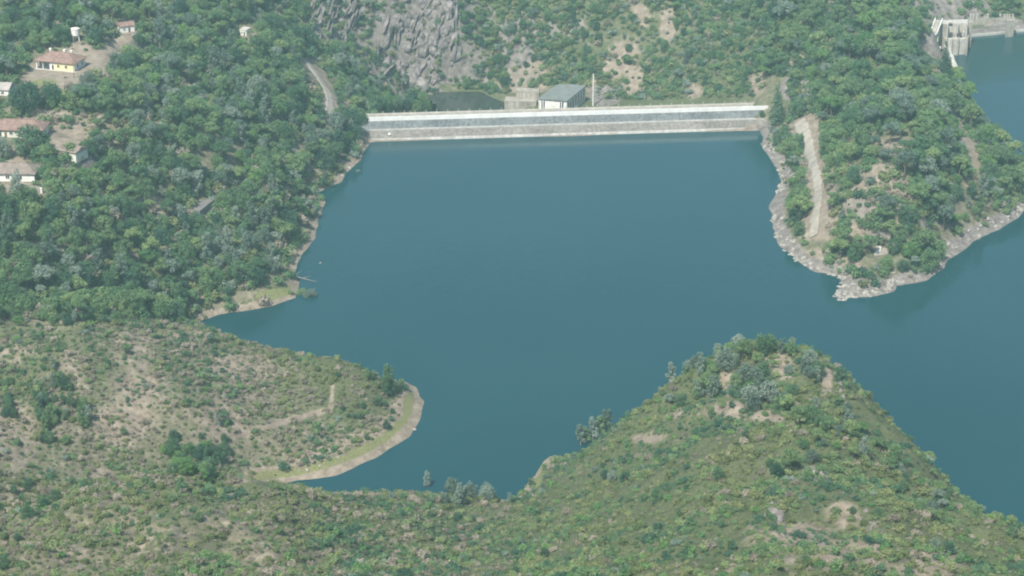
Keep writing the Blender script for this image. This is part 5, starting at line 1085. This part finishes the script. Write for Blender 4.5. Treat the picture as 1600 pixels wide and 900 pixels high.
def put_rock(name, meshes, px, py, s, tilt=(0, 0), ds='', cat='rock', grp=''):
    p = hit(px, py); o = bpy.data.objects.new(name, meshes[int(RNG.integers(0, len(meshes)))]); COL.objects.link(o); o.location = (p.x, p.y, p.z - .15 * s)
    o.rotation_euler = (tilt[0] + RNG.normal() * .12, tilt[1] + RNG.normal() * .12, RNG.uniform(0, 6.28) if name == 'boulder' else RNG.uniform(-.3, .3)); o.scale = (s, s, s)
    tag(o, None, cat, grp); rl.append((o, px, py, ds)); return o
cliffs = spires + [rock_mesh('rock_spire', RNG, RNG.uniform(1.8, 3.0), RNG.uniform(1.4, 2.2), RNG.uniform(2.2, 4.0), M['rock'], .45, 2) for _ in range(8)]
for _ in range(125):
    a_, q = RNG.uniform(0, 6.28), math.sqrt(RNG.random()); px, py = 655 + math.cos(a_) * 66 * q - (math.sin(a_) * q * 10), 66 + math.sin(a_) * 78 * q; s = RNG.uniform(.6, 1.9)
    put_rock('rock_spire', cliffs, px, py, s * .9, (RNG.normal() * .2, .28 + RNG.normal() * .22), ('large ' if s > 1.35 else '') + 'slanting grey cliff spire', 'rock spire', 'rock spires of the cliff')
for _ in range(34):
    px, py = RNG.uniform(486, 556), RNG.uniform(2, 62); put_rock('rock_spire', spires, px, py, RNG.uniform(.7, 1.6), (0, .35), 'grey spire of the left crag', 'rock spire', 'rock spires of the smaller crag')
crags = [rock_mesh('rock_crag', RNG, RNG.uniform(1.1, 1.8), RNG.uniform(.9, 1.3), RNG.uniform(1.3, 2.4), M['rock'], .6, 2) for _ in range(5)]
for px, py, s in [(1307, 578, 1.1), (1316, 622, .9), (1320, 634, .8), (1266, 747, .7), (1280, 750, .6), (1220, 836, .5), (1344, 812, .5), (1380, 856, .5), (1196, 806, .5), (1262, 742, .9), (1270, 738, 1.35), (1278, 741, 1.1), (1284, 746, .7), (1255, 748, .6), (1208, 800, 1.0), (1214, 812, .9), (1205, 790, .7), (1218, 826, .6), (1352, 800, .55), (1360, 828, .7), (1372, 845, .6), (1305, 585, .8), (1310, 600, .9), (1313, 612, .7), (1245, 132, 1.3), (1255, 142, 1.4), (1236, 146, 1.0), (1262, 150, 1.2), (1470, 60, .9)]:
    put_rock('rock_crag', crags, px, py, s, (0, .25), 'pale jagged rock', 'rock', 'jagged rocks on the slopes')
tipb = [(1302, 465, .7), (1306, 461, 1.0), (1312, 458, 1.3), (1320, 461, 1.2), (1330, 459, 1.4), (1341, 459, 1.1), (1352, 457, 1.2), (1363, 455, 1.0), (1320, 447, 1.3), (1332, 444, 1.2), (1345, 440, 1.1), (1385, 452, .9), (1392, 447, .8)]
for px, py, s in tipb: put_rock('boulder', bould, px, py, s, ds='pale boulder at the water', cat='boulder', grp='boulders along the shores')
nb = 0
while nb < 260:
    i = int(RNG.integers(2, 27)); a_, b_ = SHORE[i], SHORE[i + 1]; f = RNG.random(); x, y = a_[0] + (b_[0] - a_[0]) * f, a_[1] + (b_[1] - a_[1]) * f
    x += RNG.normal() * 2.6; y += RNG.normal() * 2.6; d_ = float(gd(x, y))
    if d_ < .3 or d_ > 7: continue
    z = float(gz(x, y)); px, py, _ = proj(x, y, z); nb += 1
    if not (1180 < px < 1600 and 200 < py < 470): continue
    put_rock('boulder', bould, float(px), float(py), (bs := RNG.uniform(.4, 1.25)), ds=('large' if bs > .95 else 'small' if bs < .62 else 'mid sized') + ' grey shore boulder', cat='boulder', grp='boulders along the shores')
for px, py, s in [(647, 671, .8), (480, 735, .8), (470, 737, .5), (500, 728, .5), (528, 715, .5), (40, 548, .7), (52, 552, .5), (1120, 890, .6), (275, 508, 1.0), (262, 512, .8), (1000, 682, .5), (345, 487, .6), (545, 262, 1.2), (535, 275, 1.0), (495, 335, 1.0), (480, 372, .9), (463, 408, .8)]:
    put_rock('boulder', bould, px, py, s, ds='whitish boulder', cat='boulder', grp='boulders along the shores')
label_all(rl)

# dead branches and bushes standing in the shallows of the left shore
p = at(462, 433, .25); q = MB(); q.tube([(-5, 3.2, .5), (-1, .6, .35), (4, -2.2, .12), (8.5, -4, -.15)], [.22, .2, .14, .06], 6); q.tube([(-1, .6, .35), (1, 2.2, 1.0), (2, 3.3, 1.3)], [.12, .08, .03], 5); q.tube([(3, -1.6, .2), (5, -1.4, .8), (6, -1.2, 1.0)], [.1, .06, .03], 5)
tag(q.build('driftwood', M['bark_grey'], loc=p), 'long bare grey tree trunk lying out over the water by the left shore', 'driftwood')
def flooded(px, py, s, tone, label):
    p = at(px, py, 0); cm, tm = SOURCES[('oak_tree', tone)][1]; o = empty('flooded_bush', (p.x, p.y, -.9 * s), 1.0, label, 'bush')
    for nm, m_ in (('crown', cm), ('trunk', tm)): c_ = bpy.data.objects.new(nm, m_); COL.objects.link(c_); c_.parent = o
    o.scale = (s * 1.3, s, s * .55)
flooded(485, 462, .95, 'leaf_grey', 'grey green bush standing in the water off the grassy spit')
flooded(472, 458, .7, 'leaf_oak', 'smaller green bush in the shallows between spit and larger flooded bush')
flooded(560, 268, .35, 'leaf_grey', 'low grey bush in the water just below the left end of the dam')
flooded(519, 291, .5, 'leaf_grey', 'pale grey bush overhanging the water at the bend of the left shore')
p = at(500.5, 411, 0); tag(MB().lathe([(.1, -.3), (.4, -.1), (.42, .1), (.25, .3), (.06, .4)], 10).build('mooring_buoy', M['concrete'], loc=p), 'tiny pale grey buoy floating off the left shore', 'buoy')
# ------------------------------------------------------------------ haze: one closed box round the whole place
hz = MB().box(-4200, 4200, -3000, 5000, -60, 330)
hm = bpy.data.materials.new('haze'); hm.use_nodes = True; nt = hm.node_tree; nt.nodes.remove(nt.nodes['Principled BSDF'])
pv = nt.nodes.new('ShaderNodeVolumePrincipled'); pv.inputs['Density'].default_value = HAZE_DENSITY; pv.inputs['Color'].default_value = HAZE_COLOR
pv.inputs['Anisotropy'].default_value = 0.2
nt.links.new(pv.outputs[0], nt.nodes['Material Output'].inputs['Volume'])
tag(hz.build('haze', hm), kind='stuff')
